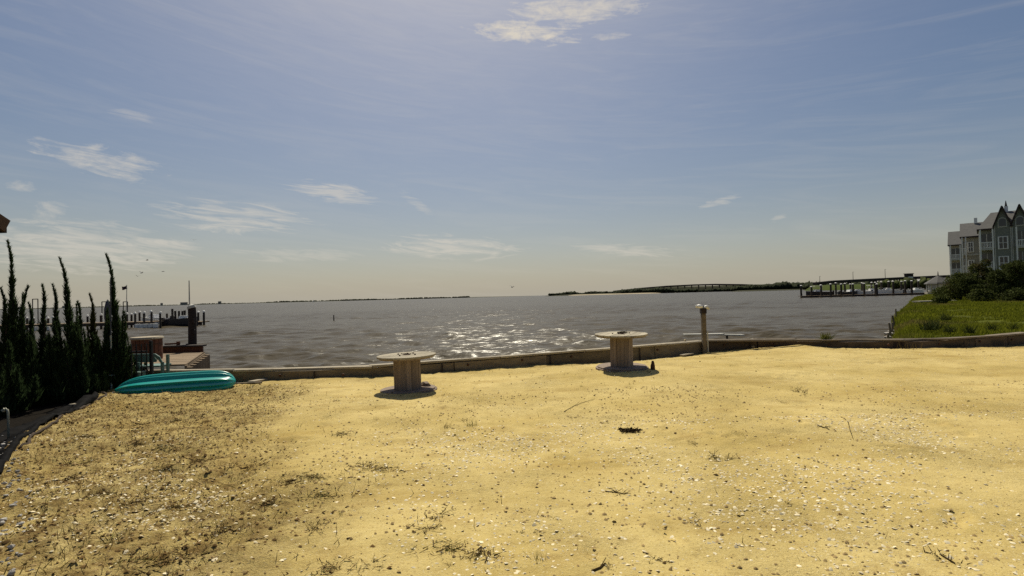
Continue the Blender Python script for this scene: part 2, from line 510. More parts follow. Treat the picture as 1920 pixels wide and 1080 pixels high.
def link(name, me, material, parent=None, bevel=0.0, smooth=False, fix=True):
    if fix:
        import bmesh
        bm = bmesh.new(); bm.from_mesh(me)
        bmesh.ops.recalc_face_normals(bm, faces=bm.faces)
        bm.to_mesh(me); bm.free()
    if material and not me.materials:
        me.materials.append(material)
    if smooth:
        me.polygons.foreach_set('use_smooth', [True] * len(me.polygons))
    o = bpy.data.objects.new(name, me)
    COL.objects.link(o)
    if parent is not None:
        o.parent = parent
    if bevel:
        b = o.modifiers.new('bevel', 'BEVEL')
        b.width = bevel; b.segments = 1; b.limit_method = 'ANGLE'
    return o

def np_mesh(name, V, Fc, material, parent=None, smooth=False, mats=None, midx=None):
    V = np.asarray(V, dtype=np.float32).reshape(-1, 3)
    Fc = np.asarray(Fc, dtype=np.int32)
    k = Fc.shape[1]
    me = bpy.data.meshes.new(name)
    me.vertices.add(len(V)); me.vertices.foreach_set('co', V.ravel())
    me.loops.add(Fc.size); me.loops.foreach_set('vertex_index', Fc.ravel())
    me.polygons.add(len(Fc))
    me.polygons.foreach_set('loop_start', np.arange(0, Fc.size, k, dtype=np.int32))
    for mm in (mats or [material]):
        me.materials.append(mm)
    if midx is not None:
        me.polygons.foreach_set('material_index', np.asarray(midx, dtype=np.int32))
    me.update(calc_edges=True)
    me.validate()
    return link(name, me, None, parent, 0, smooth, fix=False)

def tag(o, label=None, cat=None, group=None, kind=None):
    if label: o['label'] = label
    if cat: o['category'] = cat
    if group: o['group'] = group
    if kind: o['kind'] = kind
    return o

def thing(name, label, cat, loc=(0, 0, 0), rz=0.0, group=None):
    o = bpy.data.objects.new(name, None)
    o.empty_display_size = 0.2
    COL.objects.link(o)
    o.location = loc
    o.rotation_euler = (0, 0, rz)
    return tag(o, label, cat, group)

def copy_tree(o, parent=None):
    c = o.copy()
    COL.objects.link(c)
    c.parent = parent
    for ch in list(o.children):
        copy_tree(ch, c)
    return c

def vnoise(x, y, scale, seed):
    r = np.random.default_rng(seed)
    T = r.random((256, 256))
    X, Y = x * scale + 1000, y * scale + 1000
    xi, yi = np.floor(X).astype(int), np.floor(Y).astype(int)
    fx, fy = X - xi, Y - yi
    fx, fy = fx * fx * (3 - 2 * fx), fy * fy * (3 - 2 * fy)
    a = T[xi % 256, yi % 256]; b = T[(xi + 1) % 256, yi % 256]; c = T[xi % 256, (yi + 1) % 256]; d = T[(xi + 1) % 256, (yi + 1) % 256]
    return (a * (1 - fx) + b * fx) * (1 - fy) + (c * (1 - fx) + d * fx) * fy - 0.5

def fbm(x, y, scale, seed, octaves=4, gain=0.5):
    t, a = 0, 1.0
    for i in range(octaves):
        t = t + a * vnoise(x, y, scale * 2 ** i, seed + i)
        a *= gain
    return t

# ------------------------------------------------------------------ the lot: terrain height
WALL_Z = 0.20
# top inner edge of the timber seawall, left to right (world x, y)
WALL = [on_plane(px, py, WALL_Z) for px, py in ((250, 696), (400, 693), (530, 691.5), (640, 689), (760, 682), (1000, 664), (1200, 648), (1322, 638.5))]
WALL_R = [on_plane(px, py, WALL_Z) for px, py in ((1322, 638.5), (1420, 635.5), (1500, 636.5), (1600, 637.5), (1700, 637.5), (1800, 633.5), (1870, 629), (1935, 623))]
ctrl = []
for px, py, dy, base in ((440, 716, 0, 0), (600, 708, 0, 0), (760, 703, 0, 0), (1000, 686, 0, 0), (1110, 682, 0, 0), (1200, 677, 0, 0), (1290, 667, 0, 0),
                         (1340, 660, 0, 0), (1420, 652, 0, 0), (1500, 646, 0, 0), (1560, 652, 0, 0), (1700, 654, 0, 0), (1900, 648, 0, 0)):
    # depth of the wall in this direction
    d = ray(px, py)
    best = None
    pts = WALL + WALL_R[1:]
    for a, b in zip(pts[:-1], pts[1:]):
        ka, kb = a.x / a.y, b.x / b.y
        k = d.x / d.y
        if min(ka, kb) - 1e-6 <= k <= max(ka, kb) + 1e-6:
            t = (k - ka) / (kb - ka)
            best = a.y + t * (b.y - a.y)
    p = at_depth(px, py, best - 0.02)
    ctrl.append((p.x, p.y, p.z))
WALLC = np.array(ctrl)
SP1 = Vector((0, 0, 0)); SP1 = at_depth(765, 731, 9.5)
SP2 = at_depth(1166, 690, 11.0)

def base_height(x, y):
    x = np.asarray(x, float); y = np.asarray(y, float)
    zw = np.interp(x, WALLC[:, 0], WALLC[:, 2])
    yw = np.interp(x, WALLC[:, 0], WALLC[:, 1])
    d = np.clip((yw - y), 0, None)
    near = np.exp(-(d / 1.6) ** 2)
    z = zw * near
    # gentle swell around the right spool, and towards the right
    z = z + SP2.z * np.exp(-((x - SP2.x) ** 2 + (y - SP2.y) ** 2) / 5.0)
    z = z + SP1.z * np.exp(-((x - SP1.x) ** 2 + (y - SP1.y) ** 2) / 4.0)
    # small crest by the left side of the wall corner
    c = at_depth(1250, 673, 13.2)
    z = z + (c.z + 0.10) * np.exp(-((x - c.x) ** 2 / 0.8 + (y - c.y) ** 2 / 0.5))
    z = z + 0.045 * fbm(x, y, 0.35, 3, 3)
    return z

def weedy(x, y):
    """how rough and overgrown the lot is: 1 along its left side, 0 out on the open sand"""
    x = np.asarray(x, float); y = np.asarray(y, float)
    k = (-x - 0.40 * np.clip(y, 0, None) + 0.2) / (0.9 + 0.16 * np.clip(y, 0, None))
    k = k + 1.1 * fbm(x, y, 0.7, 21, 3)
    return np.clip(k, 0, 1)

def height(x, y):
    z = base_height(x, y)
    w = weedy(x, y)
    pt = np.clip(2.2 * fbm(x, y, 0.6, 71, 3), 0, 1)
    z = z + (0.016 + 0.04 * w + .02 * pt) * fbm(x, y, 2.2, 5, 4, 0.6) + (0.006 + 0.030 * w + .012 * pt) * fbm(x, y, 9.0, 8, 3, 0.65)
    return z

_dr = np.random.default_rng(404)
DENTS = [(x, y, a, .8 + .5 * q) for x, y, a, q in zip(_dr.uniform(-5, 13, 130), _dr.uniform(2.6, 13, 130), _dr.uniform(0, 6.28, 130), _dr.random(130))]

def gz(x, y):
    return float(height(np.array([x]), np.array([y]))[0])

def sand_point(px, py):
    """where the sand lies along a line of sight"""
    z = 0.0
    for _ in range(6):
        p = on_plane(px, py, z)
        z = gz(p.x, p.y)
    return Vector((p.x, p.y, z))

EDGE = [(-3.0, -14.0), (-3.0, 2.0), (-4.2, 4.0), (-6.45, 6.55), (-7.1, 8.0), (-7.9, 9.6), (-8.6, 10.4), (-9.6, 11.0), (-10.5, 12.5)]
def edge_x(y):
    e = np.array(EDGE)
    return np.interp(y, e[:, 1], e[:, 0])

def wall_y(x):
    pts = WALL + WALL_R[1:]
    return np.interp(x, [p.x for p in pts], [p.y for p in pts])

def make_ground():
    xs = np.concatenate([np.arange(-12, -6, 0.06), np.arange(-6, 6, 0.045), np.arange(6, 19.5, 0.08)])
    ys = np.concatenate([np.arange(-14, 2, 0.5), np.arange(2, 6, 0.035), np.arange(6, 16.9, 0.06)])
    X, Y = np.meshgrid(xs, ys)
    Z = height(X, Y)
    for (dx, dy, da, dk) in DENTS:                      # scuffs and old footprints
        i0, i1 = np.searchsorted(xs, (dx - .35, dx + .35)); j0, j1 = np.searchsorted(ys, (dy - .35, dy + .35))
        if i1 - i0 < 2 or j1 - j0 < 2: continue
        U = X[j0:j1, i0:i1] - dx; W = Y[j0:j1, i0:i1] - dy
        u = (U * math.cos(da) + W * math.sin(da)) / (.13 * dk); w = (-U * math.sin(da) + W * math.cos(da)) / (.055 * dk)
        q = u * u + w * w
        Z[j0:j1, i0:i1] += -.028 * np.exp(-q) + .011 * np.exp(-(np.sqrt(q) - 1.5) ** 2 * 3)
    V = np.stack([X, Y, Z], -1).reshape(-1, 3)
    nx, ny = len(xs), len(ys)
    i = np.arange(ny - 1)[:, None] * nx + np.arange(nx - 1)[None]
    Fq = np.stack([i, i + 1, i + nx + 1, i + nx], -1).reshape(-1, 4)
    cx = V[Fq].mean(1)
    keep = (cx[:, 0] > edge_x(cx[:, 1])) & (cx[:, 1] < wall_y(cx[:, 0]) + 0.06)
    Fq = Fq[keep]
    used = np.unique(Fq)
    remap = np.zeros(len(V), int); remap[used] = np.arange(len(used))
    o = np_mesh('ground', V[used], remap[Fq], SAND, smooth=True)
    tag(o, 'yellow shelly sand lot in front of the seawall', kind='structure')
    at = o.data.attributes.new('rough', 'FLOAT', 'POINT')
    co = V[used]
    if len(at.data) == len(co):
        nearw = .8 * np.exp(-((wall_y(co[:, 0]) - co[:, 1]) / .8) ** 2) * np.clip(2.5 * fbm(co[:, 0], co[:, 1], .9, 73, 3) + .35, 0, 1)
        at.data.foreach_set('value', np.clip(np.maximum(weedy(co[:, 0], co[:, 1]), nearw), 0, 1).astype(np.float32))
    # neighbour's planting bed, lower, dark
    xs = np.arange(-30, -2.5, 0.15); ys = np.arange(-6, 12.6, 0.15)
    X, Y = np.meshgrid(xs, ys)
    Z = -0.13 + 0.06 * fbm(X, Y, 1.5, 31, 4)
    V = np.stack([X, Y, Z], -1).reshape(-1, 3)
    nx, ny = len(xs), len(ys)
    i = np.arange(ny - 1)[:, None] * nx + np.arange(nx - 1)[None]
    Fq = np.stack([i, i + 1, i + nx + 1, i + nx], -1).reshape(-1, 4)
    cx = V[Fq].mean(1)
    Fq = Fq[cx[:, 0] < edge_x(cx[:, 1]) + 0.35]
    o = np_mesh('planting_bed', V, Fq, M_BED, smooth=True)
    tag(o, 'dark mulched planting bed below the junipers', kind='structure')

make_ground()

# ------------------------------------------------------------------ water
WATER_Z = -0.8
def make_water():
    rows = [10.0]
    while rows[-1] < 420:
        rows.append(rows[-1] * 1.0065 + 0.02)
    rows = np.array(rows + [500, 700, 1000, 1600, 3000, 6000, 12000, 30000, 60000])
    cols = np.tan(np.radians(np.linspace(-63, 63, 560)))
    Yg = np.repeat(rows[:, None], len(cols), 1)
    Xg = rows[:, None] * cols[None]
    Z = np.zeros_like(Yg)
    r = np.random.default_rng(5)
    dist = np.hypot(Xg, Yg)
    for i in range(60):
        wl = 0.55 * (3.4 / 0.55) ** r.random()
        th = R(-96) + r.normal(0, 0.42)
        k = 2 * math.pi / wl
        amp = 0.0048 * wl ** 1.1 * (0.6 + 0.8 * r.random())
        fade = np.clip(1.6 - (dist * 0.0125) / (wl * 0.42), 0, 1)
        ph = k * (Xg * math.cos(th) + Yg * math.sin(th)) + r.random() * 6.28
        s = np.sin(ph)
        Z += amp * fade * (s - 0.35 * np.cos(2 * ph))
    gust = 0.45 + 1.5 * (0.5 + fbm(Xg * 0.4, Yg, 0.05, 77, 3))
    Z = Z * gust * np.clip((430 - dist) / 150, 0, 1)
    V = np.stack([Xg, Yg, Z + WATER_Z], -1).reshape(-1, 3)
    nx, ny = len(cols), len(rows)
    i = np.arange(ny - 1)[:, None] * nx + np.arange(nx - 1)[None]
    Fq = np.stack([i, i + 1, i + nx + 1, i + nx], -1).reshape(-1, 4)
    o = np_mesh('water', V, Fq, WATER, smooth=True)
    tag(o, 'choppy grey-brown bay water', kind='structure')
    # bay bed closing everything below and behind the camera
    b = MB()
    b.box((0, 0, -3.0), (160000, 160000, 0.2))
    o = b.build('bay_bed', M_MARSHGROUND)
    tag(o, 'ground under the bay', kind='structure')

make_water()

# ------------------------------------------------------------------ seawall
M_WALLR = mat('shade_toned_stained_timber', (0.125, 0.092, 0.064), (0.075, 0.054, 0.038), 5, 0.9, 0.5, 30, (0.7, 1, 2), objvar=.28, c3=(0.05, 0.04, 0.03), s3=2.2, t3=.56)  # stained wall timber again, darkened so the right wall's shade is in its colour
M_CAPR = mat('shade_toned_cap_timber', (0.20, 0.165, 0.12), (0.12, 0.095, 0.068), 6, 0.9, 0.5, 30, (0.4, 3, 3), objvar=.3)  # cap timber with the same shade painted into its colour

def make_wall(pts, name, label, sand_side, seed):
    rd = random.Random(seed)
    root = thing(name, label, 'seawall', (pts[0].x, pts[0].y, 0))
    org = Vector((pts[0].x, pts[0].y, 0))
    # arc-length walk
    segs = []
    for a, b in zip(pts[:-1], pts[1:]):
        segs.append((a, b, (b - a).length))
    total = sum(s[2] for s in segs)
    def pos(s):
        for a, b, l in segs:
            if s <= l or (a, b, l) == segs[-1]:
                return a.lerp(b, min(1, max(0, s / l)))
            s -= l
    def runs(lo, hi):
        s = 0
        out = []
        while s < total - 0.3:
            l = rd.uniform(lo, hi)
            e = min(total, s + l)
            if total - e < 0.5: e = total
            out.append((s, e)); s = e
        return out
    up = Vector((0, 0, 1))
    for row, (off, wd, th) in enumerate(((0.055, 0.11, 0.05), (0.21, 0.15, 0.05))):
        for s, e in runs(2.2, 3.4):
            a, b = pos(s + 0.012), pos(e - 0.012)
            d = (b - a).normalized(); nrm = Vector((-d.y, d.x, 0))
            dz = rd.uniform(-0.016, 0.012)
            ta = rd.uniform(-0.006, 0.006)
            A = a + nrm * (off + ta) - org; B = b + nrm * (off - ta) - org
            A.z = B.z = WALL_Z - th / 2 + dz
            if seed == 1 and row == 0 and 2.4 < s < 5.5:
                A.z -= 0.07
            m = MB(); L = (B - A).length
            m.box((0, 0, 0), (L, wd, th))
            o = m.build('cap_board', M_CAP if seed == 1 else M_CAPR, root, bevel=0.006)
            x = (B - A).normalized(); y = up.cross(x).normalized(); z = x.cross(y)
            o.matrix_local = Matrix.Translation((A + B) / 2) @ Matrix((x, y, z)).transposed().to_4x4()
    for s, e in runs(1.1, 2.5):
        a, b = pos(s + 0.007), pos(e - 0.007)
        d = (b - a).normalized(); nrm = Vector((-d.y, d.x, 0))
        out = rd.uniform(0.0, 0.032)
        A = a + nrm * (0.05 + out) - org; B = b + nrm * (0.05 + out + rd.uniform(-.006, .006)) - org
        hgt = 0.62
        A.z = B.z = WALL_Z - 0.065 - hgt / 2 + rd.uniform(-.006, .004)
        m = MB(); L = (B - A).length
        m.box((0, 0, 0), (L, 0.05, hgt))
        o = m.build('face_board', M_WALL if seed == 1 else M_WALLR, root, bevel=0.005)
        x = (B - A).normalized(); y = up.cross(x).normalized(); z = x.cross(y)
        o.matrix_local = Matrix.Translation((A + B) / 2) @ Matrix((x, y, z)).transposed().to_4x4()
    # sheet piling on the water side
    s = 0
    m = MB()
    while s < total:
        a, b = pos(s), pos(min(total, s + 0.3))
        if (b - a).length < 0.05: break
        d = (b - a).normalized(); nrm = Vector((-d.y, d.x, 0))
        A = a + nrm * 0.20 - org; B = b + nrm * 0.20 - org
        A.z = B.z = -0.55
        m.bar(A, B - d * 0.006, 0.06, 1.38)
        s += 0.3
    m.build('sheet_piling', M_DARKWOOD, root)
    for s in np.arange(.6, total - .4, 1.45):           # tie-rod washers
        a = pos(float(s)); b2 = pos(float(s) + .1)
        d = (b2 - a).normalized(); nrm = Vector((-d.y, d.x, 0))
        p = a + nrm * .024 - org
        m = MB(); m.tube([Vector((0, 0, 0)), -nrm * .022], [.034, .026], 8)
        o = m.build('washer', M_RUST, root); o.location = (p.x, p.y, WALL_Z - .15 + rd.uniform(-.02, .02))
    # a few posts against the face
    for s in np.arange(1.4, total - 0.5, 2.9):
        a = pos(float(s)); b2 = pos(float(s) + 0.1)
        d = (b2 - a).normalized(); nrm = Vector((-d.y, d.x, 0))
        p = a + nrm * 0.0 - org
        m = MB(); m.box((0, 0, 0), (0.035, 0.012, 0.5))
        o = m.build('batten', M_DARKWOOD, root)
        o.location = (p.x, p.y, WALL_Z - 0.32)
        o.rotation_euler = (0, 0, math.atan2(d.y, d.x))
    return root

make_wall(WALL, 'timber_seawall', 'long weathered timber seawall running behind the two cable spools', -1, 1)
make_wall(WALL_R, 'timber_seawall', 'low shade-darkened timber seawall in front of the green marsh', -1, 2)

# ------------------------------------------------------------------ cable spools
def disc_slices(rad, n, thick, gap=0.006):
    """boards that together make a round flange: list of (poly points, thickness)"""
    out = []
    w = 2 * rad / n
    for i in range(n):
        y0, y1 = -rad + i * w + gap / 2, -rad + (i + 1) * w - gap / 2
        poly = []
        ys = np.linspace(y0, y1, 6)
        for y in ys:
            poly.append((math.sqrt(max(0, rad * rad - y * y)) + 0.001, y, 0))
        for y in ys[::-1]:
            poly.append((-math.sqrt(max(0, rad * rad - y * y)) - 0.001, y, 0))
        out.append(poly)
    return out

def make_spool(loc, rad, h, core_r, rz, tilt, label):
    root = thing('cable_spool', label, 'cable spool', loc, rz)
    root.rotation_euler = (tilt[0], tilt[1], rz)
    rd = random.Random(int(rad * 1000))
    th = 0.036
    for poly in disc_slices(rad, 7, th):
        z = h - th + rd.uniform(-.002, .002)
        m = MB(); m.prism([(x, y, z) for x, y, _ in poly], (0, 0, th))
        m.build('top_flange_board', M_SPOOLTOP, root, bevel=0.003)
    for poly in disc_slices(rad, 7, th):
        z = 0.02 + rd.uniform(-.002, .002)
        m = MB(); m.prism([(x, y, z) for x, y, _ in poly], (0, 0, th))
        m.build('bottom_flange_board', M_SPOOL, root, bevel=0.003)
    # cross layer under each flange
    for zz in (h - th - 0.024, 0.058):
        ring = [(rad * .93 * math.cos(t), rad * .93 * math.sin(t), zz) for t in np.linspace(0, 2 * math.pi, 40, endpoint=False)]
        m = MB(); m.prism(ring, (0, 0, 0.022))
        m.build('flange_backing', M_SPOOL, root)
    n = 18
    wdt = 2 * math.pi * core_r / n
    m = MB()
    prof = [(-wdt / 2 + .0015, -0.004), (-wdt / 4, 0.003), (0, 0.005), (wdt / 4, 0.003), (wdt / 2 - .0015, -0.004), (0, -0.03)]
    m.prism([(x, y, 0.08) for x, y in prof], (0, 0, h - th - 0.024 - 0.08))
    first = None
    for i in range(n):
        a = 2 * math.pi * i / n
        if first is None:
            first = m.build('stave', M_SPOOL, root)
            o = first
        else:
            o = first.copy(); COL.objects.link(o); o.parent = root
        rr = core_r + rd.uniform(-.004, .004)
        o.location = (rr * math.cos(a), rr * math.sin(a), 0)
        o.rotation_euler = (0, 0, a - math.pi / 2)
    m = MB(); m.tube([(0, 0, h + .002), (0, 0, h + .008)], [0.075, 0.072], 18)
    m.build('hub_plate', M_RUST, root)
    for k in range(4):
        a = k * math.pi / 2 + .6
        m = MB(); m.tube([(core_r * .8 * math.cos(a), core_r * .8 * math.sin(a), h), (core_r * .8 * math.cos(a), core_r * .8 * math.sin(a), h + .02)], 0.016, 6)
        m.build('bolt', M_RUST, root)
    return root

SP1.z = gz(SP1.x, SP1.y); SP2.z = gz(SP2.x, SP2.y)
make_spool((SP1.x, SP1.y, SP1.z - .05), 0.54, 0.705, 0.245, 0.5, (R(-0.6), R(-.8), 0), 'wooden cable spool nearer the teal kayak, standing on the sand')
make_spool((SP2.x, SP2.y, SP2.z - .05), 0.56, 0.77, 0.235, 1.1, (R(0.4), R(-.8), 0), 'wooden cable spool nearer the lamp post at the seawall corner')

# ------------------------------------------------------------------ lumps, stones, weeds
def lump_mesh(name, r, seed, squash=(1, 1, .6), sub=2, rough=.25):
    import bmesh
    bm = bmesh.new()
    bmesh.ops.create_icosphere(bm, subdivisions=sub, radius=1)
    rd = np.random.default_rng(seed)
    dirs = rd.normal(size=(9, 3)); dirs /= np.linalg.norm(dirs, axis=1)[:, None]
    for v in bm.verts:
        p = np.array(v.co)
        k = 1
        for d in dirs:
            t = p @ d
            if t > 0.62:
                k = min(k, 0.62 / t + rough * 0.25)
        p = p * k * (1 + rough * 0.25 * rd.normal())
        v.co = Vector(p * r) * 1.0
        v.co.x *= squash[0]; v.co.y *= squash[1]; v.co.z *= squash[2]
    me = bpy.data.meshes.new(name)
    bm.to_mesh(me); bm.free()
    return me

def stone(name, p, r, seed, material, label, cat='stone', group=None, squash=(1, .8, .6), sink=.3):
    o = link(name, lump_mesh(name, r, seed, squash), material)
    o.location = (p.x, p.y, p.z + r * squash[2] * (1 - 2 * sink) * .8)
    o.rotation_euler = (0, 0, seed * 1.7)
    return tag(o, label, cat, group)

def blade_tris(base, tip, w, rd):
    base, tip = np.asarray(base), np.asarray(tip)
    d = tip - base
    s = np.cross(d, rd.normal(size=d.shape))
    s /= (np.linalg.norm(s, axis=1)[:, None] + 1e-9)
    a = base - s * w[:, None] / 2
    b = base + s * w[:, None] / 2
    return np.stack([a, b, tip], 1)

def tris_object(name, T, material, parent=None):
    T = np.asarray(T).reshape(-1, 3, 3)
    return np_mesh(name, T.reshape(-1, 3), np.arange(len(T) * 3).reshape(-1, 3), material, parent)

def sprig(name, p, size, n, seed, material, label, group, spread=1.0, tall=.6, cat='weed'):
    """a dry weed: stems radiating from one root, with side twigs and leaf scraps"""
    rd = np.random.default_rng(seed)
    T = []
    for i in range(n):
        a = rd.random() * 6.283
        ln = size * (0.5 + 0.6 * rd.random())
        d = np.array([math.cos(a) * spread, math.sin(a) * spread, tall * (0.4 + rd.random())])
        d = d / np.linalg.norm(d) * ln
        b0 = np.array([rd.normal() * size * .12, rd.normal() * size * .12, -0.01])
        mid = b0 + d * .55 + rd.normal(size=3) * ln * .08
        tip = b0 + d + rd.normal(size=3) * ln * .15
        tip[2] = max(tip[2], 0.004); mid[2] = max(mid[2], 0.004)
        w = np.array([size * .035])
        T.append(blade_tris(b0[None], mid[None], w * 1.4, rd)); T.append(blade_tris((b0 * .4 + mid * .6)[None], tip[None], w, rd))
        for k in range(4):
            t = 0.3 + 0.7 * rd.random()
            q = b0 * (1 - t) + tip * t
            e = q + rd.normal(size=3) * ln * .22
            e[2] = max(e[2], 0.003)
            T.append(blade_tris(q[None], e[None], w * 1.6, rd))
    o = tris_object(name, np.concatenate(T), material)
    o.location = p
    return tag(o, label, cat, group)

# ------------------------------------------------------------------ kayak
def make_kayak():
    A = sand_point(208, 741); B = sand_point(437, 727)
    A.y += .25; B.y += .25
    A = A - (B - A) * .045; B = B - (B - A) * .035
    L = (B - A).length
    ang = math.atan2(B.y - A.y, B.x - A.x)
    root = thing('kayak', 'teal plastic kayak lying bottom up on the sand at the left', 'kayak', ((A + B) / 2), ang)
    root.location.z = min(A.z, B.z) - 0.005
    W, H = 0.58, 0.19
    ns, nc = 60, 110
    # cross-section bottom-up: angle 0..pi over the hull, with channels
    vs = []
    for i in range(ns):
        u = -1 + 2 * i / (ns - 1)
        e = abs(u)
        wfac = max(0.03, (1 - e ** 6)) ** 0.5 if u > 0 else max(0.02, (1 - e ** 3.6)) ** 0.6
        hfac = max(0.10, (1 - e ** 9)) ** 0.45 if u > 0 else max(0.10, (1 - e ** 5)) ** 0.5
        rocker = 0.03 * e ** 2.5
        for k in range(nc):
            t = math.pi * k / (nc - 1)
            c, s = math.cos(t), math.sin(t)
            sx = math.copysign(abs(c) ** 0.8, c); sz = abs(s) ** 0.8
            # longitudinal channels
            fr = (t * 5.6 / math.pi + .25) % 1.0
            saw = fr / .8 if fr < .8 else (1 - fr) / .2
            r = 1 + (saw - .6) * .30 * min(1, s * 2.2) * max(0, 1 - e ** 8)
            vs.append((u * L / 2, sx * W / 2 * wfac * r, sz * H * hfac * r - rocker))
    fs = [(i * nc + k, i * nc + k + 1, (i + 1) * nc + k + 1, (i + 1) * nc + k) for i in range(ns - 1) for k in range(nc - 1)]
    fs.append(tuple(range(nc - 1, -1, -1)))
    fs.append(tuple((ns - 1) * nc + k for k in range(nc)))
    m = MB(); m.add(vs, fs)
    # tilt so the hull bottom leans towards the camera
    tilt = Matrix.Rotation(R(27), 4, 'X')
    hull = m.build('hull', M_KAYAK, root, smooth=True)
    hull.matrix_local = Matrix.Translation((0, 0.0, 0.135)) @ tilt
    # gunwale rim and deck closing the underside
    vs = []
    for i in range(ns):
        u = -1 + 2 * i / (ns - 1); e = abs(u)
        wfac = max(0.03, (1 - e ** 6)) ** 0.5 if u > 0 else max(0.02, (1 - e ** 3.6)) ** 0.6
        rocker = 0.03 * e ** 2.5
        for (yy, zz) in ((1.0, 0.0), (1.03, -.02), (.98, -.05), (.7, -.085), (0, -.10), (-.7, -.085), (-.98, -.05), (-1.03, -.02), (-1.0, 0.0)):
            vs.append((u * L / 2 * 1.002, yy * W / 2 * wfac, zz - rocker))
    n = 9
    fs = [(i * n + k, i * n + k + 1, (i + 1) * n + k + 1, (i + 1) * n + k) for i in range(ns - 1) for k in range(n - 1)]
    m = MB(); m.add(vs, fs)
    dk = m.build('deck', M_KAYAKD, root, smooth=True)
    dk.matrix_local = hull.matrix_local
    # keel skid line and carry handles
    for sx in (-1, 1):
        m = MB()
        x0 = sx * (L / 2 - .03)
        m.tube([(x0, -.04, .07), (x0 + sx * .06, -.05, .09), (x0 + sx * .07, 0, .10), (x0 + sx * .06, .05, .09), (x0, .05, .07)], 0.010, 6)
        m.build('carry_handle', M_BLACK, root)
    for u, v in ((-.45, .18), (-.1, -.12), (.3, .18), (.55, -.1)):
        m = MB(); m.tube([(u * L / 2, v * .9, H * .80), (u * L / 2, v * .9, H * 1.04)], [.022, .018], 10)
        o = m.build('scupper_plug', M_KAYAKD, root, smooth=False); o.matrix_local = hull.matrix_local
    return root
make_kayak()

# weathered boards by the kayak
def loose_board(px0, py0, px1, py1, w, th, material, label, lift=0.02, cat='board', name='weathered_board'):
    a = sand_point(px0, py0); b = sand_point(px1, py1)
    a.z += lift; b.z += lift
    m = MB(); L = (b - a).length
    m.box((0, 0, 0), (L, w, th))
    o = m.build(name, material, None, bevel=0.004)
    x = (b - a).normalized(); y = Vector((0, 0, 1)).cross(x).normalized(); z = x.cross(y)
    o.matrix_world = Matrix.Translation((a + b) / 2) @ Matrix((x, y, z)).transposed().to_4x4()
    return tag(o, label, cat)

loose_board(438, 711, 508, 708, 0.10, 0.035, M_CAP, 'pale weathered board against the seawall beside the kayak tip', .09)
loose_board(470, 719, 497, 714, 0.16, 0.05, M_CAP, 'short pale board end lying on sand right of the kayak', .03)
loose_board(420, 722, 490, 719, 0.09, 0.03, M_WALL, 'dark weathered board lying beside the kayak', .02)
loose_board(134, 764, 158, 757, 0.10, 0.03, M_CAP, 'short pale scrap of wood on the sand by black fabric', .02)

# lamp post and boards at the wall corner
def make_lamp_post():
    p = WALL[-1].copy()
    base = at_depth(1321, 662, p.y - 0.10)
    top = at_depth(1318, 581, p.y - 0.10)
    root = thing('corner_post', 'square timber post with a pair of white fixtures at the seawall corner', 'post', (base.x, base.y, base.z - .1))
    h = top.z - base.z + .1
    m = MB(); m.box((0, 0, h / 2), (0.125, 0.125, h))
    m.build('post', M_WALL, root, bevel=.01)
    m = MB(); m.box((0, 0, h - .03), (0.16, .16, .16))
    m.build('bracket', M_DARKWOOD, root, bevel=.01)
    for sx, tl in ((-1, -12), (1, 8)):
        m = MB()
        m.tube([(0, 0, 0), (.05, 0, .03), (.14, 0, .04), (.20, 0, .015), (.215, 0, -.02)], [.03, .055, .06, .05, .03], 10)
        o = m.build('lamp_head', M_WHITE, root, smooth=True)
        o.location = (sx * .01, -.02, h + .05)
        o.rotation_euler = (0, R(tl), 0 if sx > 0 else math.pi)
        if sx > 0: o.scale = (.75, 1, 1.1)
    m = MB(); m.tube([(0, 0, h + .04), (0, 0, h + .12)], [.05, .02], 8); m.build('finial', M_BLACK, root)
    m = MB(); m.box((0.085, -.07, .45), (.03, .02, .62)); m.build('conduit', M_OFFWHITE, root)
make_lamp_post()
pc = WALL[-1]
for (px0, py0, px1, py1, dy, label) in (
        (1282, 627.5, 1356, 626.5, .62, 'white painted board on the seawall corner, left of the post'),
        (1332, 627, 1394, 628.5, .80, 'white painted board on the seawall corner, right of the post')):
    a = at_depth(px0, py0, pc.y + dy); b = at_depth(px1, py1, pc.y + dy)
    root = thing('white_board', label, 'board', a)
    m = MB(); m.bar((0, 0, 0), b - a, 0.22, 0.045); m.build('board', M_OFFWHITE, root, bevel=.006)
    for t in (.5,):
        q = (b - a) * t
        m = MB(); m.bar(q + Vector((0, 0, -.03)), q + Vector((0, 0, -1.2)), .05, .05); m.build('support', M_DARKWOOD, root)
loose_board(1278, 668.5, 1298, 666, 0.12, .03, M_CAP, 'small pale board at the foot of the seawall left of the post', .05)

stub = sand_point(1224, 691)
m = MB(); m.tube([(0, 0, -.05), (0, 0, .06), (.005, 0, .12), (.0, 0, .16)], [.05, .045, .03, .022], 10)
tag(m.build('pipe_stub', M_RUST, None, smooth=True), 'small dark tapered stub standing in sand beside the right cable spool', 'stub').location = stub

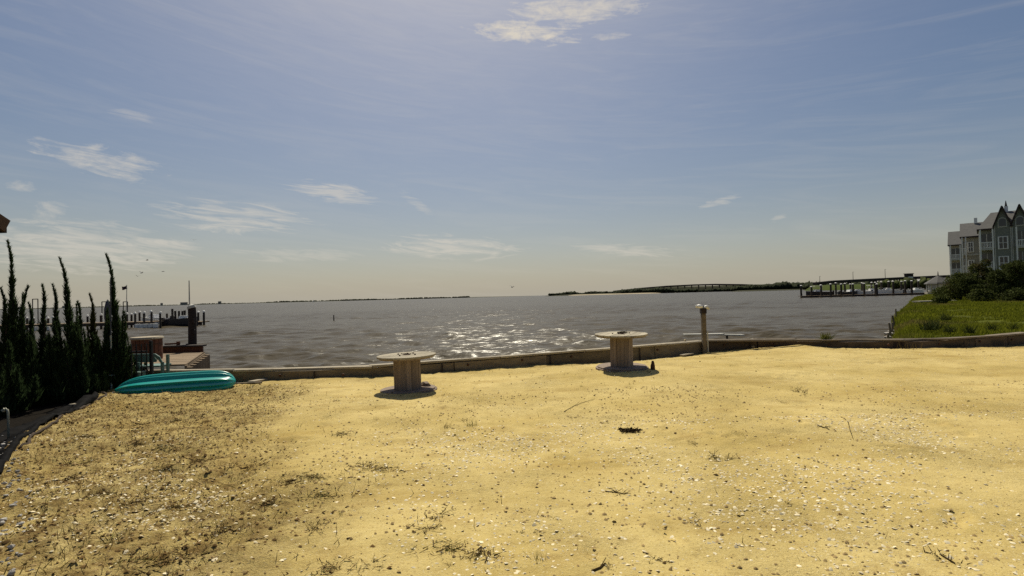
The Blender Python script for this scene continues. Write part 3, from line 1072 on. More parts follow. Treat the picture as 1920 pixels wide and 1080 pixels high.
# ------------------------------------------------------------------ neighbour's side: fence, bench, deck, tub
def make_fence():
    pts = [Vector((-7.85, 10.9, -.1)), Vector((-8.75, 10.95, -.1)), Vector((-10.2, 11.0, -.1))]
    root = thing('picket_fence', 'black metal picket fence under the junipers behind the kayak', 'fence', pts[0])
    o0 = pts[0]
    n = 22
    pick = None
    for i in range(n):
        t = i / (n - 1)
        p = pts[0].lerp(pts[-1], t) - o0
        if pick is None:
            m = MB(); m.box((0, 0, .47), (.018, .018, .94)); m.tube([(0, 0, .94), (0, 0, .99)], [.014, .003], 6)
            pick = m.build('picket', M_BLACK, root); o = pick
        else:
            o = pick.copy(); COL.objects.link(o); o.parent = root
        o.location = p
    for z in (.16, .82):
        m = MB(); m.bar(Vector((0, .02, z)), pts[-1] - o0 + Vector((0, .02, z)), .025, .03); m.build('rail', M_BLACK, root)
    m = MB(); m.box((.10, 0, .5), (.05, .05, 1.1)); m.build('post', M_BLACK, root)
make_fence()

p = at_depth(226, 697, 11.3)
root = thing('stub_post', 'short red-brown post with white cap left of the faded green bench', 'post', (p.x, p.y, -.1))
m = MB(); m.box((0, 0, .19), (.20, .16, .38)); m.build('post', M_REDWOOD, root, bevel=.008)
m = MB(); m.box((0, 0, .40), (.24, .20, .035)); m.build('cap', M_WHITE, root, bevel=.006)
p = at_depth(209, 720, 10.75)
root = thing('tall_pole', 'thin tall pole beside the rightmost tall juniper', 'pole', (p.x, p.y, -.1))
m = MB(); m.tube([(0, 0, 0), (0.0, 0, 1.2)], .017, 8); m.build('pole_base', M_OFFWHITE, root)
top = at_depth(207, 522, 10.75)
m = MB(); m.tube([(0, 0, 1.15), (top.x - p.x, 0, top.z + .1)], [.013, .008], 8); m.build('pole', M_GREYCLOTH, root)
m = MB(); m.tube([(-.05, 0, .35), (.0, -.05, .37), (.06, 0, .35), (0, .05, .36), (-.05, 0, .35)], .012, 6); m.build('hook', M_OFFWHITE, root)

def make_bench():
    a = at_depth(226, 664, 11.45); b = at_depth(306, 668, 11.6)
    root = thing('garden_bench', 'faded green plastic bench seen from behind, between kayak and deck', 'bench', (a.x, a.y, -.1))
    w = b.x - a.x
    za, h = 0, a.z + .1
    # backrest outline with a rounded corner to the right
    poly = [(0, 0, h - .03), (0, 0, h), (w * .9, 0, h - .01), (w * 1.02, 0, h - .08), (w * 1.12, 0, h - .25), (w * 1.07, 0, h - .26), (w * .97, 0, h - .14), (w * .86, 0, h - .06)]
    m = MB(); m.prism(poly, (0, .03, 0)); m.build('back_rim', M_BENCH, root, bevel=.006)
    m = MB(); m.prism([(.10, 0, h - .04), (w * .86, 0, h - .07), (w * .95, 0, h - .15), (w * .93, 0, h - .20), (.12, 0, h - .19)], (0, .018, 0)); m.build('backrest', M_BENCH, root)
    m = MB(); m.box((w * .5, .25, h - .30), (w * .95, .42, .035)); m.build('seat', M_BENCH, root, bevel=.006)
    for x in (.12, w * .45, w * .80, w * 1.08):
        m = MB(); m.box((x, .02, (h - .2) / 2), (.05, .05, h - .2)); m.build('leg', M_BENCH, root)
    m = MB(); m.box((w * 1.24, .0, (h) / 2 - .02), (.05, .05, h - .02)); m.build('arm_post', M_BENCH, root)
make_bench()

p = at_depth(258, 694, 11.2)
m = MB(); m.box((0, 0, .13), (.22, .2, .26)); m.box((0, 0, .27), (.24, .22, .03))
o = m.build('storage_box', M_BENCH, None, bevel=.01); o.location = (p.x, p.y, -.02)
tag(o, 'small grey-green plastic box in front of the faded bench', 'box')

def make_deck():
    # platform out over the water, its right end towards the open bay
    far = at_depth(378, 657, 15.4)
    near = at_depth(352, 690, 12.2)
    root = thing('timber_deck', 'weathered timber deck with dark parapet over the water behind the kayak', 'deck', (0, 0, 0))
    zt = 0.27
    x1n, x1f = at_depth(349, 676, 12.3).x, at_depth(374, 662, 15.0).x
    x0 = -13.5
    n = 18
    for i in range(n):
        t = (i + .5) / n
        y = 12.3 + (15.2 - 12.3) * t
        xr = x1n + (x1f - x1n) * t
        m = MB(); m.box(((x0 + xr) / 2, y, zt - .02 + random.uniform(-.003, .003)), (xr - x0, 2.9 / n - .012, .04))
        m.build('deck_board', M_DECK, root)
    # right edge skirt: stringer and posts
    a = Vector((x1n + .02, 12.25, zt - .09)); b = Vector((x1f + .02, 15.2, zt - .09))
    m = MB(); m.bar(a, b, .05, .13); m.build('stringer', M_DECK, root)
    m = MB(); m.bar(a + Vector((.03, 0, -.24)), b + Vector((.03, 0, -.24)), .05, .12); m.build('stringer', M_CAP, root)
    for t in np.linspace(0.02, .98, 7):
        q = a.lerp(b, float(t))
        m = MB(); m.box((q.x + .085, q.y, -.4), (.12, .12, 1.2)); m.build('post', M_DECK, root, bevel=.008)
    # dark low parapet along the far side
    xr = at_depth(380, 655, 15.4).x
    zpar = at_depth(340, 650, 15.4).z
    m = MB(); m.box(((xr - 4.4 + xr) / 2, 15.4, zt + (zpar - zt) / 2 - .1), (4.4, .08, zpar - zt + .2)); m.build('parapet', M_REDWOOD, root)
    m = MB(); m.box(((xr - 4.4 + xr) / 2, 15.4, zpar + .02), (4.5, .26, .05)); m.build('parapet_cap', M_DARKWOOD, root, bevel=.006)
    # small cleat/handrail lying on the parapet
    c = at_depth(328, 647, 15.4)
    m = MB(); m.bar((c.x - .3, 15.4, zpar + .09), (c.x + .15, 15.4, zpar + .10), .05, .05); m.box((c.x + .1, 15.4, zpar + .10), (.07, .07, .12))
    m.build('rail', M_REDWOOD, root)
make_deck()

# red-brown tub
c = at_depth(276, 668, 13.6)
root = thing('planter_tub', 'large red-brown round wooden tub with pale rim on the deck', 'tub', (c.x, c.y, 0.25))
topz = at_depth(276, 634, 13.6).z
hh = topz - .25
n = 20; rr = .33
st = None
for i in range(n):
    a = 2 * math.pi * i / n
    if st is None:
        m = MB(); wd = 2 * math.pi * rr / n
        m.box((0, 0, hh / 2), (wd - .006, .03, hh)); st = m.build('stave', M_REDWOOD, root); o = st
    else:
        o = st.copy(); COL.objects.link(o); o.parent = root
    o.location = (rr * math.cos(a), rr * math.sin(a), 0); o.rotation_euler = (0, 0, a + math.pi / 2)
m = MB(); m.tube([(0, 0, hh * .96), (0, 0, hh * 1.0), (0, 0, hh * 1.06)], [rr + .045, rr + .05, rr + .03], 28); m.build('rim', M_CAP, root)
for z in (.25, .7):
    m = MB(); m.tube([(0, 0, hh * z), (0, 0, hh * z + .04)], [rr + .022, rr + .022], 28, cap=False); m.build('hoop', M_RUST, root)

# tall dark piling with mast pole
b_ = at_depth(361, 655, 15.9); t_ = at_depth(359, 574, 15.9); mt = at_depth(354.5, 526, 15.9)
root = thing('mooring_piling', 'tall dark mooring piling at the right end of the deck, with thin mast', 'piling', (b_.x, b_.y, -1.2))
H = t_.z + 1.2
m = MB(); m.tube([(0, 0, 0), (0, 0, 1.4), (.01, 0, H - .25), (0, 0, H - .06)], [.13, .12, .115, .11], 14); m.build('pile', M_DARKWOOD, root, smooth=False)
m = MB(); m.tube([(0, 0, H - .07), (-.02, 0, H + .0), (-.05, 0, H + .05)], [.125, .12, .03], 14); m.build('cap', M_OFFWHITE, root)
m = MB(); m.tube([(-.06, -.02, H - .5), (mt.x - b_.x, 0, mt.z + 1.2)], [.026, .014], 8); m.build('mast', M_OFFWHITE, root)
for k, (z0, dx) in enumerate(((1.62, -.10), (2.05, .11), (2.4, .1))):
    m = MB(); m.box((dx, -.10, z0), (.07, .06, .16)); m.build('cleat', M_DARKWOOD, root, bevel=.01)
m = MB(); m.box((-.02, -.02, 1.54), (.42, .30, .10)); m.build('collar', M_DARKWOOD, root, bevel=.01)

# closed umbrella
b_ = at_depth(203, 640, 14.0); t_ = at_depth(202.5, 563, 14.0)
root = thing('patio_umbrella', 'closed grey patio umbrella between the junipers', 'umbrella', (b_.x, b_.y, .2))
H = t_.z - .2
m = MB(); m.tube([(0, 0, 0), (0, 0, H)], .02, 8); m.build('pole', M_OFFWHITE, root)
m = MB(); m.tube([(0, 0, H - .62), (0, 0, H - .5), (0, 0, H - .25), (0, 0, H - .06), (0, 0, H + .02)], [.045, .085, .085, .05, .01], 9); m.build('canopy', M_GREYCLOTH, root, smooth=True)
b = MB(); b.tube([(0, 0, 0), (0, 0, .06)], [.22, .2], 14); b.build('base', M_BLACK, root)

# PVC vent pipe
p = on_plane(16, 822, -.1)
root = thing('vent_pipe', 'pale bent plastic pipe at the left edge beside black fabric', 'pipe', p)
m = MB(); m.tube([(0, 0, -.05), (-.005, 0, .36), (-.012, 0, .40), (-.035, 0, .415), (-.055, -.01, .40)], .014, 10); m.build('pipe', M_PVC, root, smooth=True)
m = MB(); m.tube([(-.045, 0, .412), (-.068, -.01, .385)], [.024, .026], 10); m.build('elbow_collar', M_PVC, root)

# black landscape fabric along the edge of the lot
def make_fabric():
    rd = np.random.default_rng(4)
    e = [Vector((x, y, 0)) for x, y in EDGE if y > 4.5]
    e = [Vector((-5.3, 5.2, 0))] + e[0:5]
    nl, nw = 120, 14
    lens = [0]
    for a, b in zip(e[:-1], e[1:]):
        lens.append(lens[-1] + (b - a).length)
    V = []
    for i in range(nl):
        s = lens[-1] * i / (nl - 1)
        k = min(len(e) - 2, max(0, int(np.searchsorted(lens, s)) - 1))
        q = e[k].lerp(e[k + 1], (s - lens[k]) / (lens[k + 1] - lens[k]))
        d = (e[k + 1] - e[k]).normalized(); nrm = Vector((-d.y, d.x, 0))
        rag = .10 * float(fbm(np.array([s]), np.array([0.]), 1.1, 51, 4)[0])
        peak = 0.16 * math.exp(-((s - 4.6) / .38) ** 2)
        for j in range(nw):
            t = j / (nw - 1)
            off = -0.06 + rag * (1 - t) + .62 * t
            z0 = gz(q.x - nrm.x * .1, q.y - nrm.y * .1)
            prof = (0.012 + 0.035 * math.exp(-((t - .07) / .05) ** 2) + peak * math.exp(-((t - .22) / .16) ** 2)) - .14 * min(1, max(0, (t - .1) / .5))
            wr = .055 * float(fbm(np.array([s * .9 + t * .5]), np.array([t * 3.]), 1.9, 61, 4)[0])
            V.append((q.x + nrm.x * off, q.y + nrm.y * off, z0 + prof + wr * (0.25 + t)))
    i = np.arange(nl - 1)[:, None] * nw + np.arange(nw - 1)[None]
    Fq = np.stack([i, i + 1, i + nw + 1, i + nw], -1).reshape(-1, 4)
    o = np_mesh('landscape_fabric', V, Fq, M_FABRIC, smooth=True)
    s = o.modifiers.new('solid', 'SOLIDIFY'); s.thickness = .004
    tag(o, 'crumpled black landscape fabric along the left edge of the sand', 'fabric')
    # twisted edge roll of fabric on the sand
    m = MB()
    pts = []
    for t in np.linspace(0, 1, 34):
        s = lens[-1] * (0.16 + .62 * t)
        k = min(len(e) - 2, max(0, int(np.searchsorted(lens, s)) - 1))
        q = e[k].lerp(e[k + 1], (s - lens[k]) / (lens[k + 1] - lens[k]))
        d = (e[k + 1] - e[k]).normalized(); nrm = Vector((-d.y, d.x, 0))
        q = q - nrm * (.10 + .05 * math.sin(t * 9) + .03 * math.sin(t * 23))
        pts.append((q.x, q.y, gz(q.x, q.y) + .015))
    m.tube(pts, [.012 + .010 * abs(math.sin(i * 1.3)) for i in range(34)], 7)
    o = m.build('fabric_roll', M_BARK, None, smooth=True)
    tag(o, 'twisted brown rope of torn fabric on the sand at the left', 'rope')
make_fabric()

# white stones at the lower left
k = 0
for i in range(90):
    y = 2.9 + 3.9 * (i / 89) ** 1.1
    px = random.uniform(-8, 34) if random.random() < .8 else random.uniform(20, 60)
    x = (px - 960) / F_PX * y * 1.0
    r = random.uniform(.012, .030)
    z = gz(x, y)
    stone('white_stone', Vector((x, y, z)), r, 100 + i, M_STONE, 'rough white stone in the border along the left edge of the lot', 'stone', 'white border stones', squash=(1, random.uniform(.6, .9), random.uniform(.5, .8)), sink=.2)

# tan rocks at the wall
for i, (px, py, r, lab) in enumerate(((1364, 654, .125, 'pale tan rock against the seawall right of the corner post'),
                                      (1397, 652, .10, 'low tan rock in the sand at the seawall, nearer the marsh'),
                                      (1412, 651, .085, 'small tan rock rightmost of three at the seawall'))):
    stone('rock', sand_point(px, py + 1), r, 300 + i, M_TANSTONE, lab, 'rock', sink=.15)
stone('rock', sand_point(797, 727), .13, 310, M_SPOOL, 'dark rounded rock behind the base of the left cable spool', 'rock', squash=(1.1, .8, .8), sink=.2)
p = at_depth(1290, 639.5, WALL[-1].y - .25)
o = stone('shell_lump', Vector((p.x, p.y, WALL_Z)), .055, 315, M_TANSTONE, 'pale shell lump on the seawall cap left of the corner post', 'shell', squash=(1.3, .8, .7), sink=.05)
o.location = (p.x - .0, p.y + .28, WALL_Z + .02); o.name = 'shell_lump'

# dark clump on the sand
def clump(px, py, r, seed, label, group=None, material=None, n=70, name='seaweed_clump', cat='clump'):
    rd = np.random.default_rng(seed)
    p = sand_point(px, py)
    n = int(n * 2.2)
    c = np.clip(rd.normal(size=(n, 3)), -1.5, 1.5) * np.array([r * .50, r * .36, r * .07]); c[:, 2] = np.abs(c[:, 2])
    d = rd.normal(size=(n, 3)) * np.array([.045, .045, .022]) * (.6 + r)
    T = blade_tris(c - d * .5, c + d * .5, .006 + .012 * rd.random(n), rd)
    T[:, :, 2] += .004 * rd.random(n)[:, None]
    T[:, :, 2] = np.maximum(T[:, :, 2], .002)
    o = tris_object(name, T, material or M_DARKCLUMP)
    o.location = p
    return tag(o, label, cat, group)

clump(1180, 808, .14, 1, 'dark clump of dried seaweed alone in the middle of the open sand', n=160)
clump(766, 668, .10, 2, 'dried weed scrap on the top of the left cable spool', n=30, cat='weed scrap', name='weed_scrap').location = (SP1.x - .02, SP1.y, SP1.z + .685 - .02)
o = clump(1163, 627, .12, 3, 'small heap of twigs on the top of the right cable spool', n=60, cat='twigs', name='twig_heap')
o.location = (SP2.x + .02, SP2.y - .04, SP2.z + .75 - .022)
o.scale = (1, 1, 2.0)

# individually visible weeds on the sand
G1 = 'dried weed sprigs on the sand'
for i, (px, py, s, tall) in enumerate(((592, 994, .13, .6), (822, 966, .15, .35), (803, 994, .14, .3), (1300, 982, .09, .5), (1480, 943, .06, .3), (430, 890, .09, .5),
                                       (975, 998, .05, .6), (1035, 972, .05, .5), (1160, 923, .11, .1), (870, 790, .10, .9), (1010, 1000, .05, .4), (1135, 794, .07, .3), (1075, 783, .08, .25), (630, 752, .09, .3), (1495, 735, .14, 1.3), (1510, 738, .13, 1.5),
                                       (1842, 770, .06, .3), (1710, 930, .05, .3), (1130, 1060, .08, .4), (1230, 1052, .11, .15), (1770, 1048, .12, .12), (700, 1058, .11, .3), (1540, 800, .10, .2), (1345, 858, .12, .7), (1305, 833, .10, .8), (1365, 862, .10, .7), (515, 900, .1, .4))):
    sprig('weed_sprig', sand_point(px, py), s, 9, 400 + i, M_DARKCLUMP if i % 3 else M_DRY, 'dried brown weed sprig lying on the open sand', G1, tall=tall)
for i, (pts, rr_, lab) in enumerate((
        (((1058, 772), (1075, 762), (1090, 756), (1115, 748)), .007, 'long thin twig on the sand in front of the right spool'),
        (((1534, 799), (1545, 802), (1555, 806)), .010, 'short dark stick on the sand at the right'),
        (((1590, 790), (1594, 808), (1600, 824)), .006, 'thin dark stem on the smooth sand at the right'),
        (((1765, 1042), (1778, 1050), (1790, 1057)), .010, 'dark stick near the bottom right corner'),
        (((1135, 922), (1155, 924), (1172, 927)), .008, 'dark twig lying flat on the sand below the seaweed clump'),
        (((1110, 1072), (1125, 1066), (1135, 1058)), .012, 'stout dark stick at the bottom of the picture'))):
    rr_ *= .6
    q = [sand_point(*t) for t in pts]
    m = MB(); m.tube([p - q[0] + Vector((0, 0, rr_ * .8)) for p in q], [rr_, rr_ * .9, rr_ * .7, rr_ * .5][:len(q)], 6)
    p1, p2 = q[1] - q[0], q[2] - q[0]
    m.tube([p1 + Vector((0, 0, rr_ * .5)), p1.lerp(p2, .5) + Vector((.03, .05, rr_ + .02))], [rr_ * .5, rr_ * .3], 5)
    o = m.build('twig', M_DARKCLUMP, None); o.location = q[0]
    tag(o, lab, 'twig')
patches = ((262, 946, .20), (310, 874, .17), (372, 860, .17), (330, 955, .15), (258, 830, .13), (300, 845, .15), (690, 875, .2), (200, 930, .13), (325, 1045, .2), (270, 1052, .22), (460, 880, .12), (590, 895, .15), (545, 905, .18), (210, 1015, .18), (130, 900, .13), (165, 870, .13), (370, 795, .16), (330, 790, .16), (265, 795, .12), (160, 820, .13), (410, 1000, .12), (600, 930, .12), (500, 945, .12), (720, 880, .18), (640, 815, .15), (840, 1030, .16), (905, 1040, .16), (620, 1065, .16))
def dead_weeds(name, sel, material, label, seed, blades, wide):
    rd = np.random.default_rng(seed)
    T = []
    for (px, py, s_) in sel:
        p = sand_point(px, py)
        n = int(blades * s_ / .15)
        k = rd.random((n, 1)) ** .8
        a = rd.random(n) * 6.283
        lob = .6 + .5 * np.sin(a * 3 + px) * np.cos(a * 2 + py)
        c = np.stack([np.cos(a) * lob * s_ * 1.7, np.sin(a) * lob * s_ * 1.2, 0 * a], 1) * k + rd.normal(size=(n, 3)) * s_ * .18 + np.array([p.x, p.y, 0])
        c[:, 2] = height(c[:, 0], c[:, 1]) + .004 + .012 * rd.random(n)
        d = rd.normal(size=(n, 3)) * np.array([.022, .022, .008])
        T.append(blade_tris(c - d, c + d, wide * (.5 + rd.random(n)), rd))
    tag(tris_object(name, np.concatenate(T), material), label, kind='stuff')
dead_weeds('dead_weeds', patches, M_CRUMB, 'flat brown mats of dead weeds on the rough sand', 5, 60, .006)
dead_weeds('dead_weeds', patches[::2], M_DARKCLUMP, 'darkest dead weed mats on the rough sand', 6, 26, .008)
dead_weeds('dead_weeds', patches[1::2], M_GREENWEED, 'olive weed mats on the rough sand', 7, 42, .005)
G3 = 'green weed tufts on the sand'
def tuft(p, size, n, seed, material, label, group, cat='grass tuft', name='grass_tuft', wfac=.05, lean=.35):
    rd = np.random.default_rng(seed)
    b = rd.normal(size=(n, 3)) * np.array([size * .22, size * .22, 0])
    t = b + np.stack([rd.normal(size=n) * size * lean, rd.normal(size=n) * size * lean, size * (0.4 + .7 * rd.random(n))], 1)
    b[:, 2] = -.01
    o = tris_object(name, blade_tris(b, t, np.full(n, size * wfac), rd), material)
    o.location = p
    return tag(o, label, cat, group)
for i, (px, py, s, n) in enumerate(((835, 800, .11, 16), (880, 798, .12, 20), (890, 796, .09, 12), (560, 800, .08, 10), (705, 785, .07, 8), (735, 778, .07, 8), (920, 1035, .07, 12), (890, 1050, .07, 14),
                                    (1008, 1050, .07, 20), (845, 1060, .07, 10), (640, 965, .06, 10), (1090, 725, .07, 10), (1180, 720, .06, 8), (850, 690, .16, 14), (870, 683, .14, 10), (905, 690, .1, 9),
                                    (505, 700, .2, 12), (470, 728, .14, 14), (790, 700, .15, 14), (925, 680, .15, 9), (1035, 683, .1, 9), (830, 742, .10, 8))):
    tuft(sand_point(px, py), s, n, 600 + i, M_GREENWEED if i % 3 else M_DRY, 'thin green and straw weed tuft on the sand', G3)
# tall stems at the wall
for i, (px, py, dz, s) in enumerate(((833, 690, 0, .42), (895, 684, 0, .28), (848, 689, 0, .22), (1690, 654, 0, .30), (1698, 654, 0, .26), (1722, 654, 0, .28), (1712, 654, 0, .24), (1805, 652, 0, .22))):
    tuft(sand_point(px, py), s, 7, 700 + i, M_DRY, 'tall dry weed stems growing at the foot of the seawall', 'dry stems at the seawall', wfac=.03, lean=.16, name='dry_stems')
p = at_depth(1551, 637, 14.9)
tuft(Vector((p.x, p.y + .12, WALL_Z - .04)), .25, 60, 720, M_GREENWEED, 'leafy green weed growing over the low seawall', None, wfac=.16, lean=.4, cat='weed', name='green_weed')

# ------------------------------------------------------------------ loose cover of the sand (nobody could count it)
def scatter(n, xr, yr, dens, seed):
    r = np.random.default_rng(seed)
    x = r.uniform(*xr, n); y = r.uniform(*yr, n)
    keep = r.random(n) < dens(x, y)
    x, y = x[keep], y[keep]
    ok = (x > edge_x(y) - .05) & (y < wall_y(x) - .12) & (np.abs(x) < y * 1.15 + 1.5)
    x, y = x[ok], y[ok]
    return x, y, height(x, y), r

def chips(name, n, xr, yr, dens, seed, smin, smax, material, label, flat=.35):
    x, y, z, r = scatter(n, xr, yr, dens, seed)
    N_ = len(x)
    k = 5
    s = smin + (smax - smin) * r.random(N_) ** 2.8 * 1.25
    a0 = r.random(N_) * 6.283
    ang = a0[:, None] + np.arange(k)[None] * 2 * math.pi / k + r.normal(0, .22, (N_, k))
    rad = s[:, None] * (0.6 + .6 * r.random((N_, k)))
    el = 0.55 + .45 * r.random(N_)
    P = np.zeros((N_, k + 1, 3))
    P[:, :k, 0] = np.cos(ang) * rad
    P[:, :k, 1] = np.sin(ang) * rad * el[:, None]
    P[:, k, 2] = s * flat * (0.6 + .8 * r.random(N_))
    tx, ty = r.normal(0, .3, N_), r.normal(0, .3, N_)
    P[:, :, 2] += P[:, :, 0] * tx[:, None] + P[:, :, 1] * ty[:, None]
    P += np.stack([x, y, z + s * r.uniform(-.15, .15, N_)], 1)[:, None, :]
    idx = np.arange(N_)[:, None, None] * (k + 1)
    tri = np.array([[i, (i + 1) % k, k] for i in range(k)])[None] + idx
    o = np_mesh(name, P.reshape(-1, 3), tri.reshape(-1, 3), material)
    tag(o, label, kind='stuff')
    return o

def patchy(x, y, sc, seed, lo, hi):
    v = fbm(x, y, sc, seed, 3) + .5
    return np.clip((v - lo) / (hi - lo), 0, 1)

chips('shell_chips', 90000, (-7, 7.5), (2.3, 6.8), lambda x, y: .05 + .8 * patchy(x, y, .7, 91, .35, .8) ** 1.5, 1, .003, .019, M_SHELL, 'white shell chips strewn over the near sand')
chips('shell_chips', 34000, (-12, 16), (6.8, 15), lambda x, y: .08 + .45 * patchy(x, y, .5, 93, .4, .85), 2, .004, .015, M_SHELL, 'white shell chips strewn over the far sand')
chips('sand_clods', 60000, (-9, 9), (2.3, 9), lambda x, y: .12 + .55 * weedy(x, y) + .35 * patchy(x, y, 1.0, 95, .5, .85), 3, .004, .018, M_PEBBLE, 'small clods of sand on the lot', .7)
chips('brown_litter', 120000, (-10, 4), (2.3, 11), lambda x, y: np.clip(.012 + .62 * weedy(x, y) ** 1.3, 0, 1), 4, .004, .020, M_CRUMB, 'brown plant litter over the rough left side of the sand', .5)
chips('dark_specks', 9000, (-6, 17), (2.3, 15), lambda x, y: .03 + .15 * patchy(x, y, .8, 97, .5, .8) + .8 * np.exp(-((wall_y(x) - y) / .9) ** 2) * (x > 8.5), 5, .005, .022, M_CRUMB, 'dark bits of litter on the open sand', .6)

def dry_cover(n, xr, yr, dens, seed, hmin, hmax, material, name, label, lean=.7):
    x, y, z, r = scatter(n, xr, yr, dens, seed)
    N_ = len(x)
    h = hmin + (hmax - hmin) * r.random(N_) ** 2
    b = np.stack([x, y, z - .004], 1)
    a = r.random(N_) * 6.283
    l = lean * (0.3 + r.random(N_))
    t = b + np.stack([np.cos(a) * h * l, np.sin(a) * h * l, h * np.clip(1.1 - .8 * l * .8, .12, 1)], 1)
    o = tris_object(name, blade_tris(b, t, .0022 + h * .05, r), material)
    tag(o, label, kind='stuff')

dry_cover(52000, (-10, 3), (2.3, 11), lambda x, y: np.clip(.01 + .7 * weedy(x, y) ** 1.4, 0, 1), 6, .02, .11, M_DRY, 'dry_grass', 'thin dry grass over the rough left side of the sand')
dry_cover(7000, (-10, 3), (2.3, 11), lambda x, y: np.clip(.8 * weedy(x, y) ** 1.5, 0, 1), 7, .02, .08, M_GREENWEED, 'green_sprouts', 'sparse green sprouts over the rough left side of the sand')
dry_cover(9000, (-8, 18), (9.5, 16), lambda x, y: np.clip(np.exp(-((wall_y(x) - y - .2) / .35) ** 2) * .7 * patchy(x, y, 1.4, 99, .35, .7) + .02, 0, 1), 8, .03, .14, M_DRY, 'wall_grass', 'straggling dry grass along the foot of the seawall')

# ------------------------------------------------------------------ junipers
def make_conifer(px, tip_py, base_px, D, width, nspire, seed, label, material=M_JUNIPER, name='juniper_tree', curl=-.06, dens=1.0, group='junipers in the planting bed'):
    rd = np.random.default_rng(seed)
    base = at_depth(base_px, 700, D); base.z = -.15
    tip = at_depth(px, tip_py, D)
    H = tip.z - base.z
    root = thing(name, label, 'tree' if H > 1.3 else 'shrub', base, 0, group)
    m = MB(); m.tube([(0, 0, 0), (.01, 0, H * .35), ((tip.x - base.x) * .6, 0, H * .7)], [.05, .035, .012], 7)
    m.build('trunk', M_BARK, root)
    T = []
    for s in range(nspire):
        if s == 0:
            hx, hy, top, ht = 0, 0, tip.x - base.x, H
        else:
            a = rd.random() * 6.283
            r_ = width * (0.25 + .75 * rd.random() ** .6) * .5
            hx, hy = math.cos(a) * r_, math.sin(a) * r_
            ht = H * (0.82 - .55 * (r_ / (width * .5)) ** 1.2 * (0.6 + .4 * rd.random())) * (.85 + .15 * rd.random())
            top = hx * 1.25 + rd.normal() * .04
        n = int(600 * dens * ht / 2.0 * (1.7 if s == 0 else .8))
        t = rd.random(n) ** .9
        wob = .02 * np.sin(t * 7 + s)
        sx = hx * np.clip(t * 3, 0, 1) + (top - hx) * t ** 2.2 + wob + (curl * np.clip((t - .8) / .2, 0, 1) ** 2 if s == 0 else curl * .4 * t ** 4)
        sy = hy * np.clip(t * 3, 0, 1)
        c = np.stack([sx, sy + 0 * t, ht * t], 1)
        rr = (width * (.30 if s == 0 else .17)) * np.clip((1 - t) ** 1.2, .010, 1) * (0.45 + .85 * np.abs(np.sin(t * 23 + s * 2)))
        a = rd.random(n) * 6.283
        o = np.stack([np.cos(a), np.sin(a), 0 * a], 1)
        rad = rr * np.sqrt(rd.random(n))
        b = c + o * rad[:, None] * .8
        ln = (.09 + .16 * rd.random(n)) * (0.30 + .85 * (1 - t))
        d = o * (.22 + .25 * rd.random(n))[:, None] + np.array([-.05, 0, 1.0])[None] + rd.normal(size=(n, 3)) * .13
        d /= np.linalg.norm(d, axis=1)[:, None]
        e = b + d * ln[:, None]
        w = (.014 + .018 * rd.random(n)) * (1.05 - .7 * t)
        T.append(blade_tris(b, e, w * 1.5, rd))
        T.append(blade_tris(b - d * .01, b + d * ln[:, None] * .8 + rd.normal(size=(n, 3)) * .015, w * 1.5, rd))
    tris_object('crown', np.concatenate(T), material, root)
    return root

trees = [
    (19, 456, 28, 9.7, .55, 12, 'tallest slim juniper, leftmost at the edge of the picture', M_JUNIPER),
    (49, 541, 40, 9.9, .42, 8, 'slim juniper just right of the tallest, its tip bent right', M_JUNIPER),
    (7, 545, 12, 9.5, .4, 7, 'short juniper in front of the tallest at the left edge', M_JUNIPER),
    (84, 538, 80, 10.2, .45, 9, 'loose juniper with straight tip, left of two close neighbours', M_JUNIPER),
    (103, 538, 108, 10.6, .42, 8, 'narrow juniper close behind the tall one bent left', M_JUNIPER),
    (116, 488, 136, 10.3, .62, 14, 'tall juniper in the middle of the row with tip bent left', M_JUNIPER),
    (172, 556, 178, 10.9, .55, 10, 'low olive-brown bushy conifer between two tall junipers', M_OLIVE),
    (203, 481, 222, 10.9, .58, 14, 'tall juniper at the right end of the row, nearest the deck', M_JUNIPER),
    (58, 572, 60, 10.4, .4, 7, 'small juniper in the gap left of the loose one', M_JUNIPER),
    (150, 570, 150, 10.6, .45, 8, 'short dark juniper between the middle tall one and the olive bush', M_JUNIPER),
]
for i, (px, ty, bx, D, w, ns, lab, mm) in enumerate(trees):
    make_conifer(px + (3 if i != 1 else -2), ty - 4, bx, D, w, ns, 800 + i, lab, mm, curl=(.05 if i == 1 else -.10))
# low growth filling the bed
for i, (px, py, D) in enumerate(((20, 640, 9.0), (60, 630, 9.6), (95, 625, 9.9), (125, 640, 9.9), (155, 635, 10.2), (185, 630, 10.7), (235, 632, 11.3))):
    make_conifer(px, py, px, D, .85, 14, 840 + i, ('dark low juniper shrub at the very left edge of the bed', 'dark low shrub right of the leftmost tall juniper', 'dark low shrub beneath the loose straight-tipped juniper', 'dark low shrub beneath the tall middle juniper, on its left', 'dark low shrub beneath the tall middle juniper, on its right', 'dark low shrub in front of the olive-brown conifer', 'dark low shrub at the right end of the bed by the fence')[i], M_JUNIPER, 'juniper_shrub', dens=1.15, group='low juniper shrubs')
